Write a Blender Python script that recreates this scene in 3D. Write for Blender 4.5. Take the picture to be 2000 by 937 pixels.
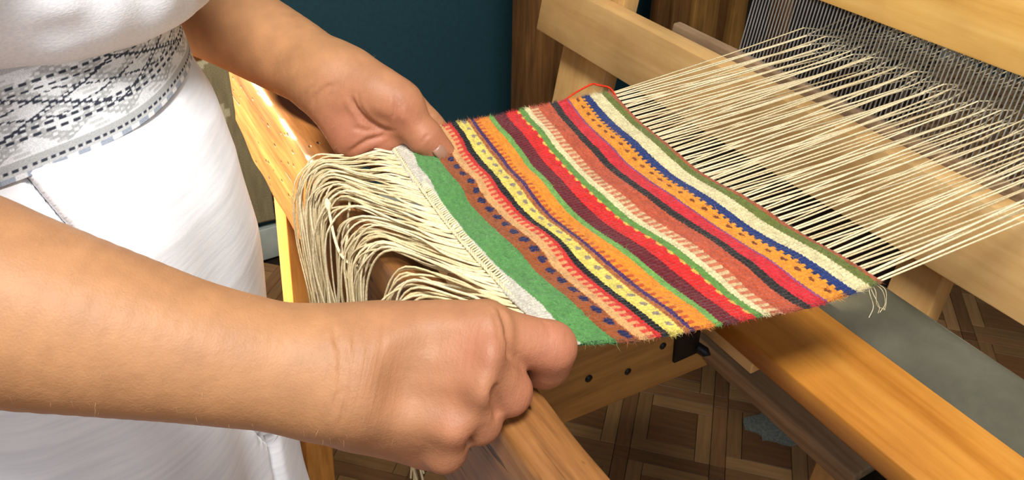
import bpy, bmesh, math, random
import numpy as np
from mathutils import Vector, Matrix

for o in list(bpy.data.objects):
    bpy.data.objects.remove(o, do_unlink=True)
scene = bpy.context.scene
COL = scene.collection

# ---------------------------------------------------------------- camera
cam_data = bpy.data.cameras.new('camera')
cam = bpy.data.objects.new('camera', cam_data)
COL.objects.link(cam)
CAM_RIGHT = Vector((0.5023, 0.8646, 0.0157))
CAM_UP = Vector((-0.4124, 0.2235, 0.8831))
CAM_FWD = Vector((-0.7600, 0.4500, -0.4689))
cm = Matrix((CAM_RIGHT, CAM_UP, -CAM_FWD)).transposed().to_4x4()
cm.translation = (0.0, 0.0, 1.2)
cam.matrix_world = cm
cam_data.sensor_width = 36.0
cam_data.sensor_fit = 'HORIZONTAL'
cam_data.lens = 1634.38 / 2000.0 * 36.0
cam_data.shift_y = (255.35 - 468.5) / 2000.0
cam_data.clip_start = 0.01
scene.camera = cam

# ---------------------------------------------------------------- light
world = bpy.data.worlds.new('world')
scene.world = world
world.use_nodes = True
bgn = world.node_tree.nodes['Background']
bgn.inputs[0].default_value = (0.80, 0.89, 1.0, 1)
bgn.inputs[1].default_value = 0.20

def lamp(name, kind, loc, target, energy, color, **kw):
    d = bpy.data.lights.new(name, kind)
    o = bpy.data.objects.new(name, d)
    COL.objects.link(o)
    o.location = loc
    o.rotation_euler = (Vector(target) - Vector(loc)).to_track_quat('-Z', 'Y').to_euler()
    d.energy = energy
    d.color = color
    for k, v in kw.items():
        setattr(d, k, v)
    return o
# low warm sun through the added window of the left wall, behind the weaver
SUN_DIR = Vector((0.78, 0.48, -0.22))
lamp('sun', 'SUN', (-4, -2.5, 3.3), Vector((-4, -2.5, 3.3)) + SUN_DIR, 42.0, (1.0, 0.83, 0.52), angle=math.radians(1.2))
# unseen overhead area light, added for steep light from above
lamp('overhead_light', 'AREA', (0.30, -0.08, 2.50), (-0.45, 0.06, 0.92), 56.0, (1.0, 0.985, 0.965), shape='RECTANGLE', size=0.45, size_y=0.45)

# softer, cooler fill light added at the side to brighten blouse and sash
lamp('side_fill_light', 'AREA', (1.70, -0.35, 1.75), (-0.5, 0.05, 0.95), 15.0, (0.90, 0.95, 1.0), shape='RECTANGLE', size=1.2, size_y=1.3)

scene.view_settings.view_transform = 'Standard'
scene.view_settings.look = 'None'
scene.view_settings.gamma = 1.0
scene.view_settings.use_curve_mapping = False
scene.view_settings.exposure = 0.0

# ---------------------------------------------------------------- helpers
RNG = np.random.default_rng(7)
random.seed(7)

def tag(o, label=None, cat=None, group=None, kind=None):
    if label: o['label'] = label
    if cat: o['category'] = cat
    if group: o['group'] = group
    if kind: o['kind'] = kind
    return o

def empty(name, loc=(0, 0, 0), parent=None):
    o = bpy.data.objects.new(name, None)
    o.empty_display_size = 0.05
    COL.objects.link(o)
    o.location = loc
    if parent: o.parent = parent
    return o

def link(name, me, mat=None, parent=None):
    o = bpy.data.objects.new(name, me)
    COL.objects.link(o)
    if mat is not None and len(me.materials) == 0: me.materials.append(mat)
    if parent is not None:
        o.parent = parent
        # part meshes carry their place in their vertices, so undo the root's own offset
        o.matrix_parent_inverse = Matrix.Translation(-parent.location)
    return o

def mesh_from(name, V, F, smooth=False):
    me = bpy.data.meshes.new(name)
    V = np.asarray(V, dtype=np.float32)
    if isinstance(F, np.ndarray):
        me.vertices.add(len(V)); me.vertices.foreach_set('co', V.ravel())
        n = F.shape[1]
        me.loops.add(F.size); me.loops.foreach_set('vertex_index', F.astype(np.int32).ravel())
        me.polygons.add(len(F))
        me.polygons.foreach_set('loop_start', np.arange(0, F.size, n, dtype=np.int32))
        me.polygons.foreach_set('loop_total', np.full(len(F), n, dtype=np.int32))
        me.update(calc_edges=True)
    else:
        me.from_pydata([tuple(v) for v in V], [], F)
    me.validate()
    if smooth:
        me.polygons.foreach_set('use_smooth', np.ones(len(me.polygons), dtype=bool))
    me.update()
    return me

HEXF = [(0, 3, 2, 1), (4, 5, 6, 7), (0, 1, 5, 4), (1, 2, 6, 5), (2, 3, 7, 6), (3, 0, 4, 7)]
def hexa_mesh(name, pts, bev=0.0, seg=2, sub=0, jit=0.0):
    """closed eight-cornered block: four bottom corners then four top corners, counter-clockwise"""
    bm = bmesh.new()
    vs = [bm.verts.new(p) for p in pts]
    for f in HEXF: bm.faces.new([vs[i] for i in f])
    bmesh.ops.recalc_face_normals(bm, faces=bm.faces)
    if sub:
        bmesh.ops.subdivide_edges(bm, edges=bm.edges, cuts=sub, use_grid_fill=True)
        if jit:
            for v in bm.verts:
                v.co += Vector((random.uniform(-1, 1), random.uniform(-1, 1), random.uniform(-1, 1))) * jit
    elif bev > 0:
        bmesh.ops.bevel(bm, geom=list(bm.edges), offset=bev, segments=seg, affect='EDGES', profile=0.5)
    me = bpy.data.meshes.new(name)
    bm.to_mesh(me); bm.free()
    if seg > 1 and bev > 0:
        for p in me.polygons: p.use_smooth = True
        me.set_sharp_from_angle(angle=math.radians(50)) if hasattr(me, 'set_sharp_from_angle') else None
    return me

def box_pts(x0, x1, y0, y1, z0, z1):
    return [(x0, y0, z0), (x1, y0, z0), (x1, y1, z0), (x0, y1, z0), (x0, y0, z1), (x1, y0, z1), (x1, y1, z1), (x0, y1, z1)]

def box(name, x0, x1, y0, y1, z0, z1, mat, parent=None, bev=0.002):
    return link(name, hexa_mesh(name, box_pts(x0, x1, y0, y1, z0, z1), bev), mat, parent)

def block(name, pts, mat, parent=None, bev=0.002):
    return link(name, hexa_mesh(name, pts, bev), mat, parent)

def xbar(name, x0, x1, prof, mat, parent=None, bev=0.002):
    """board running along X with a four-cornered (y, z) profile: front-bottom, back-bottom, back-top, front-top"""
    a, b, c, d = prof
    return block(name, [(x0, a[0], a[1]), (x1, a[0], a[1]), (x1, b[0], b[1]), (x0, b[0], b[1]),
                        (x0, d[0], d[1]), (x1, d[0], d[1]), (x1, c[0], c[1]), (x0, c[0], c[1])], mat, parent, bev)

def tube_arrays(P, r, n=6, cap=True):
    P = np.asarray(P, float); m = len(P)
    r = np.broadcast_to(np.asarray(r, float), (m,))
    T = np.gradient(P, axis=0); T /= np.linalg.norm(T, axis=1)[:, None] + 1e-12
    up = np.array([0.13, 0.21, 0.97]) if abs(T[0][2]) < .9 else np.array([1.0, 0.1, 0])
    A = np.cross(T, up); A /= np.linalg.norm(A, axis=1)[:, None] + 1e-12
    B = np.cross(T, A)
    ang = np.linspace(0, 2 * np.pi, n, endpoint=False)
    V = P[:, None, :] + r[:, None, None] * (np.cos(ang)[None, :, None] * A[:, None, :] + np.sin(ang)[None, :, None] * B[:, None, :])
    V = V.reshape(-1, 3)
    i, j = np.meshgrid(np.arange(m - 1), np.arange(n), indexing='ij')
    j2 = (j + 1) % n
    F = np.stack([i * n + j, i * n + j2, (i + 1) * n + j2, (i + 1) * n + j], -1).reshape(-1, 4)
    return V, F
def tube(name, P, r, mat, parent=None, n=6):
    V, F = tube_arrays(P, r, n)
    me = mesh_from(name, V, F[:, ::-1], smooth=True)
    return link(name, me, mat, parent)

def spline(pts, n=24):
    """Catmull-Rom through the points"""
    P = np.asarray(pts, float)
    P = np.vstack([2 * P[0] - P[1], P, 2 * P[-1] - P[-2]])
    k = len(P) - 3
    t = np.linspace(0, k - 1e-9, n)
    i = t.astype(int); u = (t - i)[:, None]
    p0, p1, p2, p3 = P[i], P[i + 1], P[i + 2], P[i + 3]
    return 0.5 * (2 * p1 + (p2 - p0) * u + (2 * p0 - 5 * p1 + 4 * p2 - p3) * u ** 2 + (3 * p1 - p0 - 3 * p2 + p3) * u ** 3)

def set_color(me, name, C):
    a = me.color_attributes.new(name, 'FLOAT_COLOR', 'POINT')
    C = np.asarray(C, np.float32)
    if C.shape[1] == 3: C = np.hstack([C, np.ones((len(C), 1), np.float32)])
    a.data.foreach_set('color', C.ravel())

def srgb(r, g, b):
    c = np.array([r, g, b], float) / 255.0
    return np.where(c <= 0.04045, c / 12.92, ((c + 0.055) / 1.055) ** 2.4)

def smooth_noise(shape, cells, seed):
    """value noise on a 2D grid"""
    g = np.random.default_rng(seed).random((cells[0] + 2, cells[1] + 2))
    x = np.linspace(0, cells[0], shape[0], endpoint=False); y = np.linspace(0, cells[1], shape[1], endpoint=False)
    xi = x.astype(int); yi = y.astype(int)
    fx = (x - xi)[:, None]; fy = (y - yi)[None, :]
    fx = fx * fx * (3 - 2 * fx); fy = fy * fy * (3 - 2 * fy)
    a = g[np.ix_(xi, yi)]; b = g[np.ix_(xi + 1, yi)]; c = g[np.ix_(xi, yi + 1)]; d = g[np.ix_(xi + 1, yi + 1)]
    return (a * (1 - fx) + b * fx) * (1 - fy) + (c * (1 - fx) + d * fx) * fy

# ---------------------------------------------------------------- materials
class NT:
    def __init__(s, name):
        s.m = bpy.data.materials.new(name); s.m.use_nodes = True
        s.t = s.m.node_tree; s.b = s.t.nodes['Principled BSDF']
    def n(s, typ, **kw):
        nd = s.t.nodes.new(typ)
        for k, v in kw.items():
            if k in nd.inputs: nd.inputs[k].default_value = v
            else: setattr(nd, k, v)
        return nd
    def l(s, a, b): s.t.links.new(a, b)
    def ramp(s, stops, interp='LINEAR'):
        r = s.t.nodes.new('ShaderNodeValToRGB'); r.color_ramp.interpolation = interp
        e = r.color_ramp.elements
        while len(e) < len(stops): e.new(0.5)
        for i, (p, c) in enumerate(stops):
            e[i].position = p; e[i].color = (*c[:3], 1)
        return r
    def bump(s, h, strength=0.3, dist=0.001):
        b = s.n('ShaderNodeBump'); b.inputs['Strength'].default_value = strength; b.inputs['Distance'].default_value = dist
        s.l(h, b.inputs['Height']); s.l(b.outputs[0], s.b.inputs['Normal'])
        return b

def plain(name, col, rough=0.6, metal=0.0, noise=0.0, scale=40):
    t = NT(name); t.b.inputs['Roughness'].default_value = rough; t.b.inputs['Metallic'].default_value = metal
    tc = t.n('ShaderNodeTexCoord'); no = t.n('ShaderNodeTexNoise', Scale=scale, Detail=4.0)
    t.l(tc.outputs['Object'], no.inputs['Vector'])
    c = np.array(col)
    r = t.ramp([(0.3, c * (1 - noise)), (0.7, np.minimum(c * (1 + noise), 1))])
    t.l(no.outputs[0], r.inputs[0]); t.l(r.outputs[0], t.b.inputs['Base Color'])
    return t.m

def wood(name, dark, mid, light, axis='X', scale=1.0, rough=0.5, holes=False, bump=0.25, spec=0.4):
    t = NT(name); t.b.inputs['Roughness'].default_value = rough; t.b.inputs['Specular IOR Level'].default_value = spec
    tc = t.n('ShaderNodeTexCoord'); mp = t.n('ShaderNodeMapping')
    sc = {'X': (1.6, 22, 22), 'Y': (22, 1.6, 22), 'Z': (22, 22, 1.6)}[axis]
    mp.inputs['Scale'].default_value = [v * scale for v in sc]
    t.l(tc.outputs['Object'], mp.inputs['Vector'])
    n1 = t.n('ShaderNodeTexNoise', Scale=1.5, Detail=3.0, Distortion=0.8)
    t.l(mp.outputs[0], n1.inputs['Vector'])
    wv = t.n('ShaderNodeTexNoise', Scale=7.0, Detail=6.0, Roughness=0.65)
    t.l(mp.outputs[0], wv.inputs['Vector'])
    mx = t.n('ShaderNodeMath', operation='MULTIPLY_ADD'); mx.inputs[1].default_value = 0.55
    t.l(n1.outputs[0], mx.inputs[0])
    m2 = t.n('ShaderNodeMath', operation='MULTIPLY'); m2.inputs[1].default_value = 0.45
    t.l(wv.outputs[0], m2.inputs[0]); t.l(m2.outputs[0], mx.inputs[2])
    r = t.ramp([(0.34, dark), (0.5, mid), (0.66, light)])
    t.l(mx.outputs[0], r.inputs[0])
    out = r.outputs[0]
    h = mx.outputs[0]
    # blotchy wear across the board
    n3 = t.n('ShaderNodeTexNoise', Scale=9.0, Detail=4.0)
    t.l(tc.outputs['Object'], n3.inputs['Vector'])
    r3 = t.ramp([(0.35, (0.80, 0.78, 0.76)), (0.65, (1.06, 1.06, 1.06))])
    t.l(n3.outputs[0], r3.inputs[0])
    mm = t.n('ShaderNodeMix', data_type='RGBA', blend_type='MULTIPLY'); mm.inputs[0].default_value = 1.0
    t.l(out, mm.inputs[6]); t.l(r3.outputs[0], mm.inputs[7]); out = mm.outputs[2]
    if holes:
        vm = t.n('ShaderNodeMapping'); vm.inputs['Scale'].default_value = {'X': (45, 95, 95), 'Y': (95, 45, 95), 'Z': (95, 95, 45)}[axis]
        t.l(tc.outputs['Object'], vm.inputs['Vector'])
        vo = t.n('ShaderNodeTexVoronoi', Scale=1.0); t.l(vm.outputs[0], vo.inputs['Vector'])
        vr = t.ramp([(0.10, (1, 1, 1)), (0.16, (0, 0, 0))]); t.l(vo.outputs['Distance'], vr.inputs[0])
        # cracks along the grain
        cmp_ = t.n('ShaderNodeMapping'); cmp_.inputs['Scale'].default_value = {'X': (9, 120, 120), 'Y': (120, 9, 120), 'Z': (120, 120, 9)}[axis]
        t.l(tc.outputs['Object'], cmp_.inputs['Vector'])
        cn = t.n('ShaderNodeTexNoise', Scale=1.0, Detail=2.0); t.l(cmp_.outputs[0], cn.inputs['Vector'])
        cr = t.ramp([(0.66, (0, 0, 0)), (0.70, (1, 1, 1))]); t.l(cn.outputs[0], cr.inputs[0])
        mxx = t.n('ShaderNodeMath', operation='MAXIMUM'); t.l(vr.outputs[0], mxx.inputs[0]); t.l(cr.outputs[0], mxx.inputs[1])
        mk = t.n('ShaderNodeMix', data_type='RGBA'); t.l(mxx.outputs[0], mk.inputs[0]); t.l(out, mk.inputs[6]); mk.inputs[7].default_value = (*(np.array(dark) * 0.35), 1)
        out = mk.outputs[2]
        sb = t.n('ShaderNodeMath', operation='SUBTRACT'); t.l(h, sb.inputs[0]); t.l(mxx.outputs[0], sb.inputs[1]); h = sb.outputs[0]
    t.l(out, t.b.inputs['Base Color'])
    t.bump(h, bump, 0.0012)
    return t.m

M = {}
M['beam'] = wood('beam_wood', srgb(92, 56, 26), srgb(142, 94, 50), srgb(174, 126, 74), 'X', 1.0, 0.42, holes=True, bump=0.5)
M['leg'] = wood('leg_wood', srgb(150, 96, 36), srgb(190, 130, 60), srgb(208, 152, 80), 'Z', 1.0, 0.5)
M['rail'] = wood('rail_wood', srgb(120, 82, 38), srgb(164, 118, 60), srgb(186, 140, 78), 'Y', 1.0, 0.55)
M['pale'] = wood('pale_wood', srgb(206, 158, 96), srgb(218, 174, 112), srgb(228, 190, 130), 'X', 0.8, 0.5, bump=0.12)
M['paleZ'] = wood('pale_wood_upright', srgb(200, 152, 90), srgb(216, 170, 106), srgb(226, 186, 124), 'Z', 0.8, 0.5, bump=0.12)
M['orange'] = wood('orange_varnished_wood', srgb(158, 96, 26), srgb(184, 122, 46), srgb(200, 140, 60), 'X', 0.7, 0.38, bump=0.12)
M['cap'] = wood('cap_wood', srgb(204, 150, 72), srgb(222, 172, 92), srgb(232, 188, 110), 'X', 0.7, 0.42, bump=0.1)
M['old'] = wood('old_grey_wood', srgb(122, 94, 66), srgb(158, 128, 96), srgb(186, 158, 126), 'X', 0.9, 0.65, bump=0.4)
M['brownZ'] = wood('brown_wood_upright', srgb(72, 46, 20), srgb(108, 72, 34), srgb(130, 92, 48), 'Z', 0.9, 0.6)
M['brownZ2'] = wood('tan_wood_upright', srgb(110, 76, 32), srgb(142, 102, 48), srgb(162, 122, 62), 'Z', 0.9, 0.6)
M['darkZ'] = wood('dark_wood_upright', srgb(20, 12, 8), srgb(30, 18, 12), srgb(42, 26, 16), 'Z', 0.9, 0.7)
M['black'] = plain('black_iron', (0.008, 0.008, 0.009), 0.5, 0.6, 0.3)
M['steel'] = plain('reed_steel', (0.42, 0.42, 0.39), 0.38, 0.55, 0.2)
M['bolt'] = plain('dark_bolt', (0.012, 0.010, 0.010), 0.5, 0.5, 0.3)
M['teal'] = plain('teal_wall_paint', srgb(14, 58, 68), 0.75, 0, 0.10, 120)
M['cream_paint'] = plain('white_baseboard_paint', srgb(176, 186, 176), 0.6, 0, 0.08)
M['cement'] = plain('cement', srgb(122, 122, 112), 0.9, 0, 0.35, 260)

def yarn_mat(name, c0, c1, rough=0.85):
    t = NT(name); t.b.inputs['Roughness'].default_value = rough; t.b.inputs['Specular IOR Level'].default_value = 0.2
    oi = t.n('ShaderNodeObjectInfo'); r = t.ramp([(0, c0), (1, c1)]); t.l(oi.outputs['Random'], r.inputs[0])
    tc = t.n('ShaderNodeTexCoord'); no = t.n('ShaderNodeTexNoise', Scale=500.0, Detail=2.0); t.l(tc.outputs['Object'], no.inputs['Vector'])
    r2 = t.ramp([(0.3, (0.72, 0.70, 0.66)), (0.7, (1, 1, 1))]); t.l(no.outputs[0], r2.inputs[0])
    mm = t.n('ShaderNodeMix', data_type='RGBA', blend_type='MULTIPLY'); mm.inputs[0].default_value = 1.0
    t.l(r.outputs[0], mm.inputs[6]); t.l(r2.outputs[0], mm.inputs[7]); t.l(mm.outputs[2], t.b.inputs['Base Color'])
    t.bump(no.outputs[0], 0.5, 0.0006)
    return t.m
M['warp'] = yarn_mat('cream_cotton_warp', srgb(206, 188, 146), srgb(236, 222, 184))
M['fringe'] = yarn_mat('cream_cotton_fringe', srgb(224, 204, 156), srgb(244, 230, 190))
M['red_yarn'] = yarn_mat('red_yarn', srgb(206, 52, 22), srgb(214, 60, 28))

def attr_mat(name, rough=0.9, bump_scale=900.0, bump=0.5, dist=0.0006, sheen=0.0, vary=0.18):
    t = NT(name); t.b.inputs['Roughness'].default_value = rough; t.b.inputs['Specular IOR Level'].default_value = 0.15
    at = t.n('ShaderNodeVertexColor', layer_name='col')
    tc = t.n('ShaderNodeTexCoord'); no = t.n('ShaderNodeTexNoise', Scale=bump_scale, Detail=3.0); t.l(tc.outputs['Object'], no.inputs['Vector'])
    r2 = t.ramp([(0.25, (1 - vary * 1.6,) * 3), (0.75, (1 + vary * 0.6,) * 3)]); t.l(no.outputs[0], r2.inputs[0])
    mm = t.n('ShaderNodeMix', data_type='RGBA', blend_type='MULTIPLY'); mm.inputs[0].default_value = 1.0
    t.l(at.outputs['Color'], mm.inputs[6]); t.l(r2.outputs[0], mm.inputs[7]); t.l(mm.outputs[2], t.b.inputs['Base Color'])
    t.bump(no.outputs[0], bump, dist)
    if sheen: t.b.inputs['Sheen Weight'].default_value = sheen
    return t.m
M['wool'] = attr_mat('dyed_wool', 0.95, 1100.0, 0.7, 0.0008, 0.25)
M['sash'] = attr_mat('woven_sash', 0.9, 1500.0, 0.3, 0.0004)
M['tapestry'] = attr_mat('hanging_tapestry', 0.95, 500.0, 0.4, 0.0008)

def cloth_white(name, ribs):
    t = NT(name); t.b.inputs['Roughness'].default_value = 0.85; t.b.inputs['Specular IOR Level'].default_value = 0.15
    t.b.inputs['Sheen Weight'].default_value = 0.15
    t.b.inputs['Base Color'].default_value = (*srgb(246, 246, 248), 1)
    tc = t.n('ShaderNodeTexCoord'); mp = t.n('ShaderNodeMapping'); t.l(tc.outputs['Object'], mp.inputs['Vector'])
    if ribs:
        mp.inputs['Rotation'].default_value = (math.radians(24), 0, 0)
        mp.inputs['Scale'].default_value = (22, 22, 240)
    else:
        mp.inputs['Scale'].default_value = (500, 500, 900)
    no = t.n('ShaderNodeTexNoise', Scale=1.0, Detail=3.0); t.l(mp.outputs[0], no.inputs['Vector'])
    n2 = t.n('ShaderNodeTexNoise', Scale=1400.0, Detail=1.0); t.l(tc.outputs['Object'], n2.inputs['Vector'])
    ad = t.n('ShaderNodeMath', operation='MULTIPLY_ADD'); ad.inputs[1].default_value = 0.25
    t.l(n2.outputs[0], ad.inputs[0]); t.l(no.outputs[0], ad.inputs[2])
    r = t.ramp([(0.35, srgb(238, 239, 243)), (0.65, srgb(250, 250, 252))]); t.l(no.outputs[0], r.inputs[0]); t.l(r.outputs[0], t.b.inputs['Base Color'])
    t.bump(ad.outputs[0], 0.22 if ribs else 0.25, 0.0010 if ribs else 0.0006)
    return t.m
M['blouse'] = cloth_white('white_cotton_blouse', False)
M['skirt'] = cloth_white('white_ribbed_skirt', True)

def grey_cloth():
    t = NT('grey_canvas'); t.b.inputs['Roughness'].default_value = 0.95; t.b.inputs['Specular IOR Level'].default_value = 0.1
    tc = t.n('ShaderNodeTexCoord'); no = t.n('ShaderNodeTexNoise', Scale=14.0, Detail=6.0, Roughness=0.6); t.l(tc.outputs['Object'], no.inputs['Vector'])
    r = t.ramp([(0.3, srgb(72, 70, 58)), (0.7, srgb(100, 97, 82))]); t.l(no.outputs[0], r.inputs[0]); t.l(r.outputs[0], t.b.inputs['Base Color'])
    n2 = t.n('ShaderNodeTexNoise', Scale=900.0, Detail=2.0); t.l(tc.outputs['Object'], n2.inputs['Vector'])
    t.bump(n2.outputs[0], 0.3, 0.0006)
    return t.m
M['canvas'] = grey_cloth()

def skin_mat():
    t = NT('skin'); b = t.b
    b.inputs['Roughness'].default_value = 0.56; b.inputs['Specular IOR Level'].default_value = 0.36
    b.inputs['Subsurface Weight'].default_value = 0.06
    b.inputs['Subsurface Radius'].default_value = (0.010, 0.004, 0.002); b.inputs['Subsurface Scale'].default_value = 0.6
    at = t.n('ShaderNodeVertexColor', layer_name='col')
    tc = t.n('ShaderNodeTexCoord')
    no = t.n('ShaderNodeTexNoise', Scale=60.0, Detail=5.0); t.l(tc.outputs['Object'], no.inputs['Vector'])
    r = t.ramp([(0.3, (0.86, 0.84, 0.82)), (0.7, (1.06, 1.05, 1.03))]); t.l(no.outputs[0], r.inputs[0])
    mm = t.n('ShaderNodeMix', data_type='RGBA', blend_type='MULTIPLY'); mm.inputs[0].default_value = 1.0
    t.l(at.outputs['Color'], mm.inputs[6]); t.l(r.outputs[0], mm.inputs[7])
    t.l(mm.outputs[2], b.inputs['Base Color'])
    vo = t.n('ShaderNodeTexVoronoi', Scale=900.0); t.l(tc.outputs['Object'], vo.inputs['Vector'])
    n2 = t.n('ShaderNodeTexNoise', Scale=260.0, Detail=4.0); t.l(tc.outputs['Object'], n2.inputs['Vector'])
    ad = t.n('ShaderNodeMath', operation='MULTIPLY_ADD'); ad.inputs[1].default_value = 0.35; t.l(vo.outputs[0], ad.inputs[0]); t.l(n2.outputs[0], ad.inputs[2])
    # fine cross wrinkles where the mask (alpha) says so
    dt = t.n('ShaderNodeVectorMath', operation='DOT_PRODUCT'); dt.inputs[1].default_value = (0.42, 0.86, -0.28); t.l(tc.outputs['Object'], dt.inputs[0])
    dm = t.n('ShaderNodeMath', operation='MULTIPLY'); dm.inputs[1].default_value = 520.0; t.l(dt.outputs['Value'], dm.inputs[0])
    sx = t.n('ShaderNodeSeparateXYZ'); t.l(tc.outputs['Object'], sx.inputs[0])
    zm = t.n('ShaderNodeMath', operation='MULTIPLY'); zm.inputs[1].default_value = 38.0; t.l(sx.outputs['Z'], zm.inputs[0])
    cx = t.n('ShaderNodeCombineXYZ'); t.l(dm.outputs[0], cx.inputs[0]); t.l(zm.outputs[0], cx.inputs[1])
    wn = t.n('ShaderNodeTexNoise', Scale=1.0, Detail=2.0); t.l(cx.outputs[0], wn.inputs['Vector'])
    wm = t.n('ShaderNodeMath', operation='MULTIPLY'); t.l(wn.outputs[0], wm.inputs[0]); t.l(at.outputs['Alpha'], wm.inputs[1])
    wa = t.n('ShaderNodeMath', operation='MULTIPLY_ADD'); wa.inputs[1].default_value = 2.4; t.l(wm.outputs[0], wa.inputs[0]); t.l(ad.outputs[0], wa.inputs[2])
    t.bump(wa.outputs[0], 0.40, 0.0006)
    return t.m
M['skin'] = skin_mat()
M['nail'] = plain('fingernail', srgb(156, 116, 94), 0.35, 0, 0.06)
M['hair'] = plain('fine_arm_hair', srgb(190, 150, 104), 0.5, 0, 0.1)

def parquet_mat(name, c):
    c = np.array(c)
    t = NT(name); t.b.inputs['Roughness'].default_value = 0.45
    tc = t.n('ShaderNodeTexCoord'); mp = t.n('ShaderNodeMapping'); mp.inputs['Scale'].default_value = (10, 120, 10); t.l(tc.outputs['Object'], mp.inputs['Vector'])
    oi = t.n('ShaderNodeObjectInfo')
    no = t.n('ShaderNodeTexNoise', Scale=1.0, Detail=4.0); t.l(mp.outputs[0], no.inputs['Vector'])
    r = t.ramp([(0.3, c * 0.75), (0.7, c * 1.15)]); t.l(no.outputs[0], r.inputs[0])
    r2 = t.ramp([(0, (0.66, 0.62, 0.58)), (1, (1.12, 1.12, 1.12))]); t.l(oi.outputs['Random'], r2.inputs[0])
    mm = t.n('ShaderNodeMix', data_type='RGBA', blend_type='MULTIPLY'); mm.inputs[0].default_value = 1.0
    t.l(r.outputs[0], mm.inputs[6]); t.l(r2.outputs[0], mm.inputs[7]); t.l(mm.outputs[2], t.b.inputs['Base Color'])
    return t.m
M['pq_dark'] = parquet_mat('parquet_brown', srgb(134, 90, 52))
M['pq_light'] = parquet_mat('parquet_light', srgb(172, 128, 80))
M['pq_mid'] = parquet_mat('parquet_mid', srgb(146, 102, 62))
M['grout'] = plain('floor_gap', srgb(40, 26, 14), 0.8, 0, 0.2)
def glass_mat():
    t = NT('window_glass'); t.b.inputs['Roughness'].default_value = 0.02; t.b.inputs['Alpha'].default_value = 0.08
    return t.m
M['glass'] = glass_mat()
M['frame_paint'] = plain('window_frame_paint', srgb(220, 216, 204), 0.5, 0, 0.05)

# ================================================================ the setting
FLOOR_Z = 0.0
floor = link('floor', mesh_from('floor', [(-2.2, -2.2, -0.012), (2.2, -2.2, -0.012), (2.2, 3.0, -0.012), (-2.2, 3.0, -0.012),
                                         (-2.2, -2.2, -0.06), (2.2, -2.2, -0.06), (2.2, 3.0, -0.06), (-2.2, 3.0, -0.06)],
                                [(0, 1, 2, 3), (7, 6, 5, 4), (0, 4, 5, 1), (1, 5, 6, 2), (2, 6, 7, 3), (3, 7, 4, 0)]), M['grout'])
tag(floor, 'brown parquet floor laid in framed squares under the loom', 'floor', kind='structure')

# parquet laid at 45 degrees: brown square, light frame strips, brown strips between the frames
def build_parquet():
    S, w = 0.086, 0.027
    pitch = S + 3 * w
    g = 0.0004
    def pm(name, lx, ly, mat):
        me = hexa_mesh(name, box_pts(-lx / 2 + g, lx / 2 - g, -ly / 2 + g, ly / 2 - g, -0.012, 0.0), 0.0006, 1)
        me.materials.append(mat); return me
    Lf = S + w
    kinds = {
        'square': pm('parquet_square', S, S, M['pq_dark']),
        'frame': pm('parquet_frame', Lf, w, M['pq_light']),
        'strip': pm('parquet_strip', S + 2 * w, w, M['pq_mid']),
        'corner': pm('parquet_corner', w, w, M['pq_dark'])}
    items = []
    c45 = math.cos(math.radians(45))
    ca, cb = -0.80, 0.83
    for i in range(-14, 15):
        for j in range(-14, 15):
            u0, v0 = i * pitch, j * pitch
            L = [('square', 0, 0, 0)]
            o = S / 2 + w / 2
            L += [('frame', w / 2, o, 0), ('frame', -w / 2, -o, 0), ('frame', o, -w / 2, 90), ('frame', -o, w / 2, 90)]
            q = S / 2 + w + w / 2
            L += [('strip', 0, q, 0), ('strip', q, 0, 90), ('corner', q, q, 0)]
            for k, du, dv, r in L:
                u, v = u0 + du, v0 + dv
                x = ca + (u - v) * c45; y = cb + (u + v) * c45
                if -1.66 < x < 2.1 and -2.1 < y < 2.9: items.append((k, x, y, 45 + r))
    # the floor shows in a few openings round the loom; the blocks lying there are singled out
    spots = [((-0.8442, 0.7061, 0.0000), 1.0), ((-0.8376, 0.8685, 0.0000), 1.0), ((-0.7111, 0.9429, 0.0000), 1.0), ((-0.7311, 0.7908, 0.0000), 1.0), ((-0.5878, 0.9789, 0.0000), 0.8),
             ((-0.6741, 1.5393, 0.0000), 0.9), ((-0.7807, 1.5513, 0.0000), 0.7), ((-0.5821, 1.5192, 0.0000), 0.7), ((-1.0789, 0.1731, 0.0000), 0.7), ((-1.0059, 0.2588, 0.0000), 0.5), ((-1.5951, 0.2880, 0.0000), 0.6)]
    def nearest(x, y): return min(math.hypot(x - p[0], y - p[1]) / w_ for p, w_ in spots)
    items.sort(key=lambda t: nearest(t[1], t[2]))
    names = {'square': 'parquet_block', 'frame': 'parquet_strip', 'strip': 'parquet_strip', 'corner': 'parquet_block'}
    for k, x, y, r in items[:298]:
        o = link(names[k], kinds[k], None, floor)
        o.location = (x, y, random.uniform(-0.0006, 0.0004)); o.rotation_euler = (0, 0, math.radians(r))
    # the far and hidden rest of the same parquet, one mesh per look
    rest = items[298:]
    for key, mt in (('square', 'pq_dark'), ('frame', 'pq_light'), ('strip', 'pq_mid'), ('corner', 'pq_dark')):
        me0 = kinds[key]
        co = np.zeros(len(me0.vertices) * 3, np.float32); me0.vertices.foreach_get('co', co); co = co.reshape(-1, 3)
        faces = [tuple(p.vertices) for p in me0.polygons]
        V = []; F = []
        for k, x, y, r in rest:
            if k != key: continue
            a = math.radians(r); R = np.array([[math.cos(a), -math.sin(a), 0], [math.sin(a), math.cos(a), 0], [0, 0, 1]])
            b = len(V) * len(co)
            V.append(co @ R.T + np.array([x, y, 0])); F += [tuple(v + b for v in f) for f in faces]
        if V:
            o = link('parquet_field', mesh_from('parquet_field', np.vstack(V), F), M[mt], floor); o['kind'] = 'stuff'
build_parquet()

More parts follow.
